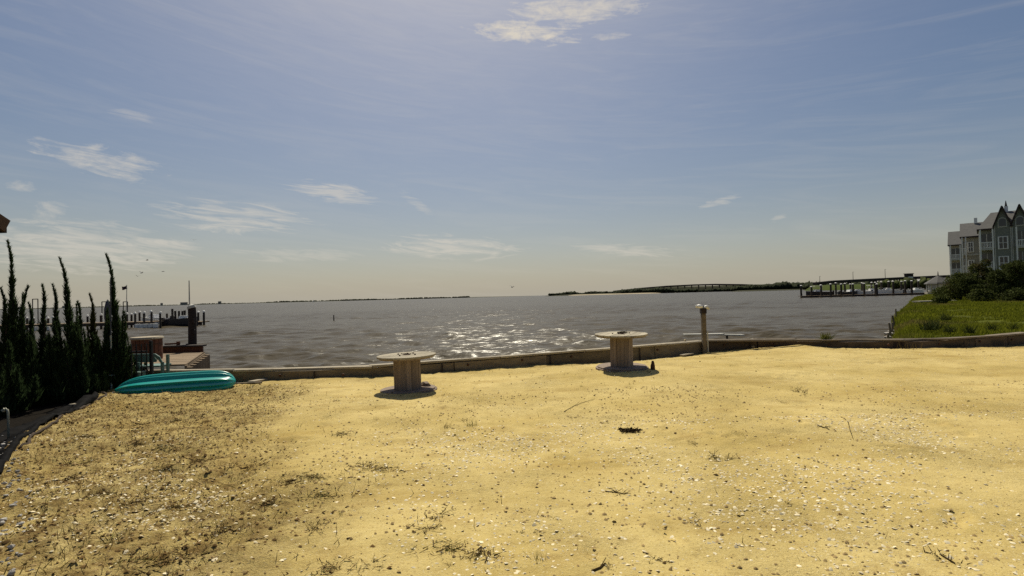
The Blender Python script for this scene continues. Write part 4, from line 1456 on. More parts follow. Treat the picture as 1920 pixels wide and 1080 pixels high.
# pale flowers / stones strip under the junipers
for i in range(26):
    px = random.uniform(45, 70) if i < 6 else random.uniform(92, 188)
    py = 722 - (px - 90) * .06 + random.uniform(-5, 5)
    p = on_plane(px, py, -.08)
    stone('white_stone', p, random.uniform(.02, .045), 900 + i, M_STONE, 'small white stone edging the bed beneath the junipers', 'stone', 'white stones edging the juniper bed', squash=(1.2, .8, .9), sink=.0)
def lawn(name, cx, cy, rx, ry, n, seed, label):
    r = np.random.default_rng(seed)
    a = r.random(n) * 6.283; q = np.sqrt(r.random(n))
    x = cx + np.cos(a) * q * rx; y = cy + np.sin(a) * q * ry
    b = np.stack([x, y, np.full(n, -.12)], 1)
    t = b + np.stack([r.normal(0, .02, n), r.normal(0, .02, n), .06 + .07 * r.random(n)], 1)
    tag(tris_object(name, blade_tris(b, t, np.full(n, .012), r), M_LAWN), label, kind='stuff')
c = on_plane(38, 752, -.1); lawn('lawn_grass', c.x, c.y, .42, .5, 2600, 1, 'small patch of green lawn beside the pale pipe')
c = on_plane(138, 730, -.1); lawn('lawn_grass', c.x, c.y, .55, .35, 2600, 2, 'strip of green lawn beneath the junipers')

# ------------------------------------------------------------------ neighbour's house: eave corner at the left edge
def make_house():
    tip = at_depth(10, 414, 8.6)
    root = thing('neighbour_house', 'brown house whose roof corner enters at the left edge', 'house', (tip.x - 4.2, tip.y - 3.5, 0))
    ox, oy = 4.2, 3.5
    zt = tip.z
    m = MB(); m.box((-.9, -.4, zt / 2 - .15), (9.0, 6.6, zt)); m.build('wall', M_HOUSE, root)
    # gable roof, ridge along x, slope towards the water and the street
    e0 = Vector((ox, oy, zt)); 
    ridge = zt + 2.0
    m = MB()
    xa, xb = -6.0, ox
    m.add([(xa, oy, zt), (xb, oy, zt), (xb, -.4, ridge), (xa, -.4, ridge), (xa, oy, zt - .16), (xb, oy, zt - .16), (xb, -.4, ridge - .16), (xa, -.4, ridge - .16)],
          [(0, 1, 2, 3), (7, 6, 5, 4), (0, 4, 5, 1), (1, 5, 6, 2), (3, 7, 4, 0)])
    m.add([(xa, -4.3, zt), (xb, -4.3, zt), (xb, -.4, ridge), (xa, -.4, ridge), (xa, -4.3, zt - .16), (xb, -4.3, zt - .16), (xb, -.4, ridge - .16), (xa, -.4, ridge - .16)],
          [(3, 2, 1, 0), (4, 5, 6, 7), (1, 5, 4, 0), (2, 6, 5, 1), (0, 4, 7, 3)])
    m.build('roof', M_ROOF, root)
    for yy in (-1.8, 1.2):
        m = MB(); m.box((3.62, yy, 1.75), (.08, 1.15, 1.35)); f = m.build('window', M_OFFWHITE, root)
        m = MB(); m.box((3.665, yy, 1.75), (.03, .98, 1.18)); m.build('pane', M_GLASS, f)
    m = MB(); m.bar((xb + .02, oy, zt - .09), (xb + .02, -.4, ridge - .09), .04, .22); m.build('rake_board', M_HOUSE, root)
    m = MB(); m.bar((xb - .03, oy + .03, zt - .12), (xa, oy + .03, zt - .12), .05, .16); m.build('gutter', M_DARKWOOD, root)
make_house()

# ------------------------------------------------------------------ marsh on the right
shore = [WALL_R[3] + Vector((.0, .25, 0))]
SH = [(10.6, 15.0), (12.6, 17.5), (15.4, 21.0), (19.0, 25.5), (22.5, 30.5), (29.0, 39.0), (38.5, 50.5), (56, 72), (74, 94), (96, 118), (112, 137), (150, 175), (230, 240)]
def shore_x(y):
    s = np.array(SH)
    return np.interp(y, s[:, 1], s[:, 0])

def marsh_z(x, y):
    d = x - shore_x(y)
    edge = np.clip(d / (0.6 + y * .02), -1, 1)
    z = -0.95 + 0.68 * np.clip(edge, 0, 1) ** .5 * 1.0 + 0.14 * fbm(x, y, .22, 41, 4) * np.clip(d / 3, 0, 1)
    z = z + np.clip(d / 30, 0, 1) * .35 + np.clip((y - 60) / 60, 0, 1) * .3
    return np.where(d < 0, -1.2, z)

def make_marsh():
    ys = [14.2]
    while ys[-1] < 235: ys.append(ys[-1] * 1.02 + .03)
    ys = np.array(ys)
    q = np.concatenate([[-.6, -.2, 0, .15, .4, .8], np.geomspace(1.2, 180, 60)])
    Yg = np.repeat(ys[:, None], len(q), 1)
    Xg = shore_x(ys)[:, None] + q[None] * 1.0 + (1.3 * fbm(ys, ys * 0, .35, 45, 4) * np.clip(ys / 20, .5, 4))[:, None]
    Z = marsh_z(Xg, Yg)
    V = np.stack([Xg, Yg, Z], -1).reshape(-1, 3)
    nx, ny = len(q), len(ys)
    i = np.arange(ny - 1)[:, None] * nx + np.arange(nx - 1)[None]
    Fq = np.stack([i, i + 1, i + nx + 1, i + nx], -1).reshape(-1, 4)
    cc = V[Fq].mean(1)
    pts = WALL_R
    inside = cc[:, 1] > np.interp(cc[:, 0], [p.x for p in pts], [p.y for p in pts]) + .22
    o = np_mesh('marsh_ground', V, Fq[inside], M_MARSHGROUND, smooth=True)
    tag(o, 'green marshy ground beyond the low seawall', kind='structure')
    # grass
    r = np.random.default_rng(46)
    n = 125000
    y = 14.6 * (95 / 14.6) ** (r.random(n) ** .82)
    x = shore_x(y) + .1 + (y * 1.12 + 2 - shore_x(y)) * r.random(n)
    clumpn = fbm(x, y, .5, 47, 3)
    keep = (y > np.interp(x, [p.x for p in pts], [p.y for p in pts]) + .35) & (clumpn > -.32)
    x, y, clumpn = x[keep], y[keep], clumpn[keep]
    n = len(x)
    h = (.08 + .16 * r.random(n)) * (0.85 + .9 * np.clip(clumpn, -.3, .5)) * (1 + .5 * np.exp(-((x - shore_x(y)) / 1.5) ** 2))
    z = marsh_z(x, y)
    b = np.stack([x, y, z - .03], 1)
    t = b + np.stack([h * r.normal(.12, .25, n), h * r.normal(0, .25, n), h], 1)
    w = (.010 + .0016 * y) * (0.7 + .8 * r.random(n))
    o = tris_object('marsh_grass', blade_tris(b, t, w, r), M_MARSH)
    tag(o, 'bright green marsh grass beyond the low seawall', kind='stuff')
make_marsh()

# shore stakes and stones at the marsh edge
for i, (px, py, D, h) in enumerate(((1668, 612, 24.5, .7), (1664, 628, 22, .45), (1675, 600, 29, .8), (1672, 606, 26, .6), (1679, 588, 35, .9))):
    p = at_depth(px, py, D)
    m = MB(); m.tube([(0, 0, -.5), (.02, 0, h * .5), (random.uniform(-.05, .05), 0, h)], [.06, .055, .045], 7)
    o = m.build('old_stake', M_WALL); o.location = (p.x, p.y, -.75)
    tag(o, 'weathered stake standing in the water at the marsh edge', 'stake', 'old stakes at the marsh edge')
for i, (px, py) in enumerate(((1664, 634), (1670, 627), (1659, 640), (1676, 622))):
    p = on_plane(px, py, -.72)
    stone('shore_stone', p, .22, 930 + i, M_STONE, 'pale stone at the water edge of the marsh', 'stone', 'stones at the marsh edge', squash=(1.5, .8, .45))

# reeds patch
for i, (px, py, s) in enumerate(((1740, 618, .8), (1752, 616, .7), (1772, 600, .75), (1780, 622, .6), (1820, 624, .6), (1860, 620, .55), (1900, 619, .5))):
    p = on_plane(px, py, -.1)
    tuft(p, s * .7, 80, 940 + i, M_SHRUB2, ('dark reed clump nearest the water in the marsh', 'dark reed clump second from the water in the marsh', 'dark reed clump standing farthest back on the marsh', 'dark reed clump in the middle of the near marsh', 'dark reed clump just right of the middle of the marsh', 'dark reed clump second from the right edge', 'dark reed clump at the right edge of the marsh')[i], 'reed clumps in the marsh', wfac=.05, lean=.35, name='reed_clump', cat='reeds')

# shrubs and trees in front of the apartments
def leafy(px, top_py, base_py, D, rx, seed, label, material, name='shrub_tree', n=5200, cat='tree', lobes=16, group=None, leaf=.17):
    rd = np.random.default_rng(seed)
    base = at_depth(px, base_py, D); top = at_depth(px, top_py, D)
    bz = float(marsh_z(np.array([base.x]), np.array([base.y]))[0])
    H = top.z - bz
    root = thing(name, label, cat, (base.x, base.y, bz), 0, group)
    m = MB(); m.tube([(0, 0, -.2), (.05 * rx, 0, H * .3), (.02, .05, H * .62)], [.05 * H, .035 * H, .012 * H], 8)
    for k in range(5):
        a = rd.random() * 6.283
        m.tube([(.03, 0, H * (.18 + .08 * k)), (math.cos(a) * rx * .35, math.sin(a) * rx * .35, H * (.40 + .08 * k)), (math.cos(a) * rx * .6, math.sin(a) * rx * .6, H * (.52 + .08 * k))], [.022 * H, .014 * H, .005 * H], 6)
    m.build('trunk', M_BARK, root)
    C = []
    for k in range(lobes):
        a = rd.random() * 6.283; q = math.sqrt(rd.random())
        zz = rd.uniform(.16, .86)
        env = math.sin(math.pi * min(1, .12 + zz * .92)) ** .55
        C.append((math.cos(a) * q * rx * .8 * env, math.sin(a) * q * rx * .8 * env, H * zz, rx * rd.uniform(.24, .42)))
    C.append((0, 0, H * .88, rx * .24))
    C = np.array(C)
    per = n // len(C)
    T = []
    for cx, cy, cz, cr in C:
        d = rd.normal(size=(per, 3)); d /= np.linalg.norm(d, axis=1)[:, None]
        rad = cr * (0.35 + .75 * rd.random(per) ** .5)
        p = np.array([cx, cy, cz]) + d * rad[:, None] * np.array([1, 1, .85])
        e = d * .5 + rd.normal(size=(per, 3)) * .8
        e /= np.linalg.norm(e, axis=1)[:, None]
        l = leaf * (0.5 + .9 * rd.random(per))
        T.append(blade_tris(p, p + e * l[:, None], l * .75, rd))
    tris_object('crown', np.concatenate(T), material, root)
    return root

SG = None
shr = [
    (1772, 538, 566, 62, 1.5, 'low bright bush at the left end of the shrub row', M_SHRUB, 2600),
    (1800, 512, 568, 60, 2.0, 'rounded green shrub left of the tall brownish tree', M_SHRUB, 5000),
    (1822, 520, 568, 58, 1.6, 'green shrub close against the left side of the tall brownish tree', M_SHRUB2, 4200),
    (1851, 484, 570, 60, 1.9, 'tall brownish open tree before the white balconies', M_SHRUB, 6500),
    (1872, 506, 572, 56, 1.8, 'dark shrub between the tall brownish tree and the right-hand trees', M_SHRUB2, 5200),
    (1893, 494, 570, 58, 2.0, 'dark green tree before the steep gable', M_SHRUB2, 6500),
    (1916, 486, 574, 55, 2.1, 'large dark green tree at the right edge of the picture', M_SHRUB2, 7000),
    (1838, 545, 574, 54, 1.3, 'low green bush at the foot of the tall brownish tree', M_SHRUB, 2600),
    (1905, 545, 578, 51, 1.5, 'low dark bush at the foot of the right-hand trees', M_SHRUB2, 2600),
    (1765, 556, 574, 52, .9, 'small bush standing alone on the marsh lawn', M_SHRUB, 1500),
]
for i, (px, tp, bp, D, rx, lab, mm, n) in enumerate(shr):
    leafy(px, tp, bp, D, rx, 960 + i, lab, mm, n=n)
p = on_plane(1752, 567, -.25)
m = MB(); m.box((0, 0, .15), (4.2, 1.2, .12)); m.box((-1.9, 0, .0), (.15, 1.0, .3)); m.box((1.9, 0, .0), (.15, 1.0, .3))
o = m.build('low_platform', M_TAN); o.location = (p.x, p.y, p.z)
tag(o, 'low pale platform on the marsh below the gazebo', 'platform')

# ------------------------------------------------------------------ apartment building
def make_apartments():
    GZ = -0.3
    PH = math.atan2(880, F_PX)                       # bearing of the building
    T_ = Vector((math.sin(PH), math.cos(PH), 0)); W_ = Vector((math.cos(PH), -math.sin(PH), 0))
    O = T_ * 108; O.z = GZ
    root = thing('apartment_building', 'grey-green four-storey apartment building with steep gables and white balconies', 'building', O)
    ROT = Matrix((W_, T_, Vector((0, 0, 1)))).transposed()
    root.rotation_euler = ROT.to_euler()
    # local frame: x to the right along the fronts, y away, z up
    def P(a, b, z): return Vector((a, b - 108, z - GZ))
    def ax(px, b):
        d = ray(px, 480)
        return b * math.tan(math.atan2(d.x, d.y) - PH)
    EAVE, STOR = 10.2, 3.05

    def window(b, a0, a1, z0, z1, parts=2):
        m = MB(); m.box(P((a0 + a1) / 2, b - .02, (z0 + z1) / 2), (a1 - a0 + .22, .12, z1 - z0 + .24))
        f = m.build('window', M_WHITE, root)
        w = (a1 - a0) / parts
        for k in range(parts):
            m = MB(); m.box(P(a0 + (k + .5) * w, b - .07, (z0 + z1) / 2), (w - .09, .05, z1 - z0)); m.build('pane', M_GLASS, f)
            m = MB(); m.box(P(a0 + (k + .5) * w, b - .09, (z0 + z1) / 2), (w - .09, .05, .07)); m.build('glazing_bar', M_WHITE, f)

    def unit(b, a0, a1, depth, ridge, material, hip=False, run=4.4):
        m = MB(); m.box(P((a0 + a1) / 2, b + depth / 2, (EAVE + GZ) / 2), (a1 - a0, depth, EAVE - GZ)); m.build('wall', material, root)
        xa, xb = a0 - .3, a1 + .1
        ya, yr, yb = b - .45, b + run, b + 2 * run + .4
        h0 = xa + (1.75 if hip else 0)
        m = MB()
        m.add([P(xa, ya, EAVE), P(xb, ya, EAVE), P(xb, yr, ridge), P(h0, yr, ridge), P(xa, yb, EAVE), P(xb, yb, EAVE)],
              [(0, 1, 2, 3), (3, 2, 5, 4), (1, 5, 2), (0, 3, 4), (0, 4, 5, 1)])
        rf = m.build('roof', M_ROOF, root)
        m = MB(); m.bar(P(xa, ya - .04, EAVE - .10), P(xb, ya - .04, EAVE - .10), .08, .26); m.build('fascia', M_DARKWOOD, rf)
        m = MB(); m.bar(P(a0 - .02, b - .05, GZ), P(a0 - .02, b - .05, EAVE - .3), .14, .14); m.build('corner_board', M_WHITE, rf)
        return rf

    def balcony(b, a0, a1, zfl, out=1.3):
        m = MB(); m.box(P((a0 + a1) / 2, b - out / 2, zfl), (a1 - a0, out, .26)); bl = m.build('balcony', M_OFFWHITE, root)
        m = MB(); m.box(P((a0 + a1) / 2, b - .02, zfl + 1.3), ((a1 - a0) * .78, .06, 2.2)); m.build('glass_door', M_GLASS, bl)
        m = MB(); m.box(P((a0 + a1) / 2 + .03, b - .06, zfl + 1.3), (.09, .06, 2.2)); m.build('door_mullion', M_OFFWHITE, bl)
        y = b - out + .05
        m = MB()
        m.bar(P(a0, y, zfl + 1.05), P(a1, y, zfl + 1.05), .08, .11)
        m.bar(P(a0, y, zfl + .24), P(a1, y, zfl + .24), .06, .08)
        nb = max(4, int((a1 - a0) / .17))
        for k in range(nb + 1):
            xx = a0 + (a1 - a0) * k / nb
            m.bar(P(xx, y, zfl + .15), P(xx, y, zfl + 1.05), .07, .07)
        for k in range(1, 8):
            yy = y + (out - .05) * k / 8
            m.bar(P(a0 + .03, yy, zfl + .15), P(a0 + .03, yy, zfl + 1.05), .07, .07)
        m.bar(P(a0 + .03, y, zfl + 1.05), P(a0 + .03, b, zfl + 1.05), .08, .11)
        m.build('railing', M_WHITE, bl)
        for xx in (a0 + .08, a1 - .08):
            m = MB(); m.box(P(xx, y + .02, zfl + STOR / 2), (.17, .17, STOR)); m.build('column', M_WHITE, bl)

    def gable(b, a0, a1, peak, eave, rows):
        ac = (a0 + a1) / 2; w = a1 - a0
        m = MB()
        m.prism([P(a0, b, GZ), P(a1, b, GZ), P(a1, b, eave), P(ac, b, peak), P(a0, b, eave)], (0, 4.8, 0)); bay = m.build('gable_bay', M_SIDING, root)
        for xs in (a0 - .14, a1 + .14):
            lo = P(xs, b - .3, eave - .45); hi = P(ac, b - .3, peak + .10)
            up = Vector((0, 0, .2)); back = Vector((0, 5.2, 0))
            m = MB(); m.add([lo, hi, hi + back, lo + back, lo + up, hi + up, hi + back + up, lo + back + up],
                            [(0, 1, 2, 3), (4, 7, 6, 5), (0, 4, 5, 1), (3, 2, 6, 7), (0, 3, 7, 4), (1, 5, 6, 2)])
            m.build('gable_roof', M_ROOF, bay)
            m = MB(); m.bar(lo + Vector((0, -.04, .05)), hi + Vector((0, -.04, .05)), .06, .2); m.build('rake_trim', M_DARKWOOD, bay)
        hw = w * .21; z0 = eave - .25
        def arch(k, y):
            return [P(ac - hw * k, y, z0 - .12 * (k - 1) * 4)] + [P(ac - math.cos(t) * hw * k, y, z0 + .72 + math.sin(t) * hw * k * 1.2) for t in np.linspace(0, math.pi, 12)] + [P(ac + hw * k, y, z0 - .12 * (k - 1) * 4)]
        m = MB(); m.prism(arch(1.35, b - .06), (0, .08, 0)); f = m.build('arched_window', M_OFFWHITE, root)
        m = MB(); m.prism(arch(1.0, b - .10), (0, .06, 0)); m.build('pane', M_GLASS, f)
        for za, zb in rows:
            window(b, ac - w * .25, ac + w * .25, za, zb)
        for xs in (a0 + .05, a1 - .05):
            m = MB(); m.box(P(xs, b - .03, (eave + GZ) / 2), (.12, .10, eave - GZ)); m.build('corner_board', M_OFFWHITE, bay)

    rows = ((7.0, 8.7), (3.9, 5.7), (.9, 2.6))
    b3 = 108
    unit(b3, ax(1838, b3), ax(1990, b3), 11, 13.1, M_SIDING, hip=True)
    gable(b3 - 1.2, ax(1866, b3 - 1.2), ax(1898, b3 - 1.2), 13.2, 10.6, rows)
    gable(b3 - 1.2, ax(1899, b3 - 1.2), ax(1931, b3 - 1.2), 13.2, 10.6, ())
    for zf in (7.0, 3.95, .9):
        balcony(b3, ax(1838, b3), ax(1864, b3), zf, 1.3)
    for zf in (7.0, 3.95, .9):
        balcony(b3 - 1.2, ax(1905, b3), ax(1927, b3), zf, .9)
    b2 = 122
    unit(b2, ax(1805, b2), ax(1850, b2), 9, 13.0, M_TAN)
    for za in (7.5, 4.3, 1.2):
        window(b2, ax(1816, b2), ax(1825, b2), za, za + 1.6)
    for zf in (7.0, 3.95, .9):
        balcony(b2, ax(1804, b2), ax(1813, b2), zf, 1.0)
        m = MB(); m.box(P((ax(1814, b2) + ax(1835, b2)) / 2, b2 - .08, zf - .05), (ax(1835, b2) - ax(1814, b2), .14, .3)); m.build('band_board', M_OFFWHITE, root)
    m = MB(); m.box(P(ax(1832, b2 + 4), b2 + 4, 13.3), (.45, .45, 1.0)); m.build('chimney', M_WHITE, root)
    b1 = 144
    unit(b1, ax(1781, b1), ax(1815, b1), 9, 13.4, M_TAN)
    for zf in (7.0, 3.95, .9):
        balcony(b1, ax(1782, b1), ax(1802, b1), zf, 1.2)
    q = ax(1890, b3 + 4.4)
    m = MB(); m.box(P(q, b3 + 4.4, 13.4), (.45, .45, 1.0)); m.build('roof_vent', M_WHITE, root)
    m = MB(); m.tube([P(q, b3 + 4.4, 13.8), P(q, b3 + 4.4, 14.8)], [.2, .04], 6); m.build('finial', M_DARKWOOD, root)
make_apartments()

# gazebo on the far shore
p = at_depth(1760, 546, 101); zb = float(marsh_z(np.array([p.x]), np.array([p.y]))[0])
root = thing('gazebo', 'small gazebo with pointed roof and finial left of the apartments', 'gazebo', (p.x, p.y, zb))
tz = at_depth(1757, 517, 101).z - zb
m = MB(); m.tube([(0, 0, tz * .55), (0, 0, tz * .62), (0, 0, tz * .96), (0, 0, tz)], [2.3, 2.1, .35, .1], 8); m.build('roof', M_ROOF, root)
m = MB(); m.tube([(0, 0, tz), (0, 0, tz + .9)], [.12, .03], 6); m.build('finial', M_DARKWOOD, root)
for k in range(8):
    a = k * math.pi / 4 + .2
    m = MB(); m.box((1.8 * math.cos(a), 1.8 * math.sin(a), tz * .29), (.2, .2, tz * .58)); m.build('post', M_OFFWHITE, root)
m = MB(); m.tube([(0, 0, 0), (0, 0, .35)], [2.2, 2.2], 8); m.build('floor', M_TAN, root)
m = MB(); m.tube([(0, 0, .6), (0, 0, 1.2)], [1.82, 1.82], 8, cap=False); m.build('balustrade', M_OFFWHITE, root)
p = at_depth(1776, 548, 112)
root = thing('boat_shed', 'low pale shed with grey roof between gazebo and apartments', 'shed', (p.x, p.y, -.2))
m = MB(); m.box((0, 0, 1.1), (6, 4, 2.2)); m.build('wall', M_TAN, root)
m = MB(); m.prism([(-3.3, -2.3, 2.2), (-3.3, 2.3, 2.2), (-3.3, 0, 3.5)], (6.6, 0, 0)); m.build('roof', M_ROOF, root)
m = MB(); m.add([(-1.0, -2.02, .2), (.2, -2.02, .2), (.2, -2.02, 1.9), (-1.0, -2.02, 1.9)], [(0, 1, 2, 3)]); m.build('door', M_GLASS, root)

# ------------------------------------------------------------------ boats
def make_boat(loc, L, rz, label, hull_mat=M_HULL, top=True, cabin=True, group=None, h=None):
    root = thing('motor_boat', label, 'boat', loc, rz, group)
    W = L * .34
    hh = h or L * .17
    ns = 13
    V = []
    prof = [(0, -.35), (.55, -.25), (.85, .1), (1.0, 1.0)]
    for i in range(ns):
        u = i / (ns - 1)
        wf = (1 - max(0, (u - .45) / .55) ** 2.2) * .98 + .02
        sheer = 1 + .28 * u ** 2
        row = [(u * L - L / 2, s * a * W / 2 * wf, hh * (b if b < .5 else b * sheer)) for s, (a, b) in
               [(-1, q) for q in prof[::-1]] + [(1, q) for q in prof[1:]]]
        V += row
    n = 7
    fs = [(i * n + k, i * n + k + 1, (i + 1) * n + k + 1, (i + 1) * n + k) for i in range(ns - 1) for k in range(n - 1)]
    fs += [tuple(range(n)), tuple((ns - 1) * n + k for k in range(n))]
    m = MB(); m.add(V, fs); m.build('hull', hull_mat, root)
    V2 = []
    for i in range(ns):
        u = i / (ns - 1)
        wf = (1 - max(0, (u - .45) / .55) ** 2.2) * .98 + .02
        sheer = 1 + .28 * u ** 2
        V2 += [(u * L - L / 2, -W / 2 * wf * .97, hh * sheer - .06), (u * L - L / 2, W / 2 * wf * .97, hh * sheer - .06)]
    m = MB(); m.add(V2, [(2 * i, 2 * i + 1, 2 * i + 3, 2 * i + 2) for i in range(ns - 1)]); m.build('deck', M_HULL, root)
    if cabin:
        m = MB(); x0 = -L * .05
        m.prism([(x0, -W * .28, hh), (x0 + L * .28, -W * .28, hh * 1.1), (x0 + L * .18, -W * .26, hh + L * .10), (x0 + L * .03, -W * .26, hh + L * .10)], (0, W * .56, 0)); m.build('console', M_HULL, root)
        m = MB(); m.add([(x0 + L * .272, -W * .25, hh + L * .025), (x0 + L * .272, W * .25, hh + L * .025), (x0 + L * .19, W * .24, hh + L * .098), (x0 + L * .19, -W * .24, hh + L * .098)], [(0, 1, 2, 3)]); m.build('windscreen', M_GLASS, root)
    if top:
        zt = hh + L * .24
        m = MB(); m.box((L * .04, 0, zt), (L * .30, W * .7, .09)); m.build('hardtop', M_WHITE, root, bevel=.02)
        for sx in (-.08, .16):
            for sy in (-1, 1):
                m = MB(); m.tube([(L * sx, sy * W * .30, hh * .9), (L * sx * .95, sy * W * .28, zt)], .03, 6); m.build('top_support', M_OFFWHITE, root)
    m = MB(); m.box((-L / 2 - .22, 0, hh * .75), (.4, .42, hh * 1.1)); m.box((-L / 2 - .30, 0, hh * .05), (.2, .2, hh * .9)); m.build('outboard_motor', M_NAVY, root, bevel=.04)
    m = MB(); m.tube([(L * .18, -W * .46, hh * 1.1), (L * .2, -W * .45, hh * 1.1 + .5), (L * .42, 0, hh * 1.25 + .5), (L * .2, W * .45, hh * 1.1 + .5), (L * .18, W * .46, hh * 1.1)], .02, 5); m.build('bow_rail', M_OFFWHITE, root)
    return root

def piling(root, x, y, ztop, r=.15, cap=True, name='piling'):
    o_ = root.location
    m = MB(); m.tube([(x - o_.x, y - o_.y, -2.6 - o_.z), (x - o_.x + random.uniform(-.08, .08), y - o_.y, ztop - o_.z)], [r * 1.1, r], 8)
    q = m.build(name, M_PILE, root)
    if cap:
        m = MB(); m.tube([(x - o_.x, y - o_.y, ztop - o_.z - .04), (x - o_.x, y - o_.y, ztop - o_.z + .10), (x - o_.x, y - o_.y, ztop - o_.z + .22)], [r * 1.3, r * 1.3, r * .2], 8)
        m.build('cap', M_WHITE, q)

# right-hand dock
def make_right_dock():
    D = 140
    a = at_depth(1500, 555, D); b = at_depth(1735, 549, D)
    root = thing('boat_dock', 'long low boat dock with white-capped pilings on the right of the bay', 'dock', (a.x, D, 0))
    x0, x1 = a.x, b.x
    n = 30
    for i in range(n):
        xa = x0 + (x1 - x0) * i / n
        m = MB(); m.box((xa - a.x + (x1 - x0) / n / 2, 0, -.35), ((x1 - x0) / n - .03, 1.9, .14)); m.build('deck_panel', M_DECK, root)
    m = MB(); m.bar((0, -.93, -.56), (x1 - x0, -.93, -.56), .12, .55); m.build('fascia_beam', M_DARKWOOD, root)
    for px in (1541, 1583, 1625, 1672):
        q = at_depth(px, 555, D)
        m = MB(); m.box((q.x - a.x, -1.6, -.62), (3.2, 1.4, .4)); m.build('float', M_DARKWOOD, root)
    for px, top, dd in ((1502, 536, 0), (1521, 538, 0), (1539, 535, 0), (1557, 533, -1.2), (1567, 531, 9), (1577, 533, 0), (1584, 532, 9), (1594, 533, 9), (1599, 533, -1.2), (1616, 531, 9), (1620, 532, 0), (1634, 530, 9),
                        (1641, 530, 0), (1644, 533, -1.2), (1652, 529, 9), (1666, 528, 9), (1674, 528, 0), (1690, 528, 9), (1697, 527, 2), (1709, 527, 0), (1722, 527, 9)):
        q = at_depth(px, top, D + dd)
        piling(root, q.x, D + dd, q.z, .24)
    m = MB()
    q = at_depth(1690, 553, D)
    m.bar((q.x - a.x, 4.5, -.35), (q.x - a.x, 11, -.35), 1.2, .14); m.build('finger_pier', M_DECK, root)
make_right_dock()
for px, py, D, L, rz, lab, top, hm in (
        (1536, 552, 144, 7.0, 3.0, 'white-topped motor boat at the outer end of the right-hand dock', True, M_NAVY),
        (1592, 550, 145, 6.0, .2, 'dark covered boat in the middle of the right-hand dock', False, M_NAVY),
        (1610, 549, 146, 6.2, 2.9, 'low white boat without top in the middle of the right-hand dock', False, M_HULL),
        (1633, 549, 147, 6.5, .1, 'white motor boat with pale hardtop in the right-hand dock', True, M_HULL),
        (1666, 548, 145, 6.8, 3.2, 'white open boat towards the shore end of the right-hand dock', False, M_HULL),
        (1714, 547, 146, 6.0, .1, 'small white boat nearest the shore in the right-hand dock', False, M_HULL)):
    p = at_depth(px, py, D)
    make_boat((p.x, p.y, -.55), L, rz, lab, hm, top, True)

# left-hand piers
def make_left_pier():
    D = 58
    a = at_depth(-60, 612, D)
    root = thing('wooden_pier', 'wooden pier with white-capped pilings behind the junipers', 'pier', (a.x, D, 0))
    b = at_depth(300, 612, D)
    n = 34
    for i in range(n):
        xa = (b.x - a.x) * (i + .5) / n
        m = MB(); m.box((xa, 0, -.12), ((b.x - a.x) / n - .03, 2.0, .12)); m.build('deck_panel', M_DECK, root)
    m = MB(); m.bar((0, -1.0, -.30), (b.x - a.x, -1.0, -.30), .1, .26); m.build('fascia_beam', M_DARKWOOD, root)
    for px, top in ((-20, 592), (12, 590), (50, 597), (62, 597), (90, 597), (99, 596), (131, 597), (164, 593), (172, 596), (190, 591), (215, 590), (238, 589), (246, 590), (253, 588), (262, 586), (271, 587), (283, 585), (301, 587)):
        q = at_depth(px, top, D - (1.1 if px % 2 else -1.1))
        piling(root, q.x, q.y, q.z, .105)
    for px in (66, 88, 104, 258, 266, 274, 283, 292):
        q = at_depth(px, 617, D - 1.5)
        m = MB(); m.tube([(q.x - a.x, -1.5, -.7), (q.x - a.x, -1.5, -.3)], [.26, .26], 9); m.build('white_float', M_WHITE, root)
    # sloping gangway
    g0 = at_depth(262, 597, D + 1.5); g1 = at_depth(303, 609, D + 1.5)
    m = MB()
    for dz in (0, .55):
        m.bar((g0.x - a.x, 1.5, g0.z - .4 + dz), (g1.x - a.x, 1.5, g1.z - .1 + dz), .08, .08)
    for t in np.linspace(0, 1, 7):
        q = g0.lerp(g1, float(t))
        m.bar((q.x - a.x, 1.5, q.z - .35 + .3 * t), (q.x - a.x, 1.5, q.z + .2 + .25 * t), .06, .06)
    m.build('gangway', M_OFFWHITE, root)
make_left_pier()
def make_outer_pier():
    D = 62
    a = at_depth(312, 607, D); b = at_depth(386, 606, D)
    root = thing('floating_dock', 'small floating dock with dark pilings left of the open bay', 'dock', (a.x, D, 0))
    m = MB()
    for i in range(9):
        m2 = MB(); w = (b.x - a.x) / 9
        m2.box(((i + .5) * w, 0, -.42), (w - .03, 1.6, .14)); m2.build('deck_panel', M_DECK, root)
    m.bar((0, -.8, -.62), (b.x - a.x, -.8, -.62), .1, .28); m.build('fascia_beam', M_DARKWOOD, root)
    for px, top, dd in ((313, 588, 1), (323.5, 579, -1), (329, 583, 1), (335, 583, 1.5), (341, 583, 1.5), (347, 582, 1), (354, 580, -1), (372, 586, 1), (382, 585, -1)):
        q = at_depth(px, top, D + dd)
        piling(root, q.x, D + dd, q.z, .12, cap=px > 360)
make_outer_pier()
p = at_depth(340, 606, 59.5)
make_boat((p.x, p.y, -.62), 3.6, .15, 'dark hulled boat moored at the small floating dock', M_NAVY, False, True, h=.7)
p = at_depth(293, 605, 63)
make_boat((p.x, p.y, -.6), 4.5, 2.9, 'small white boat moored beyond the sloping gangway', M_HULL, False, True)

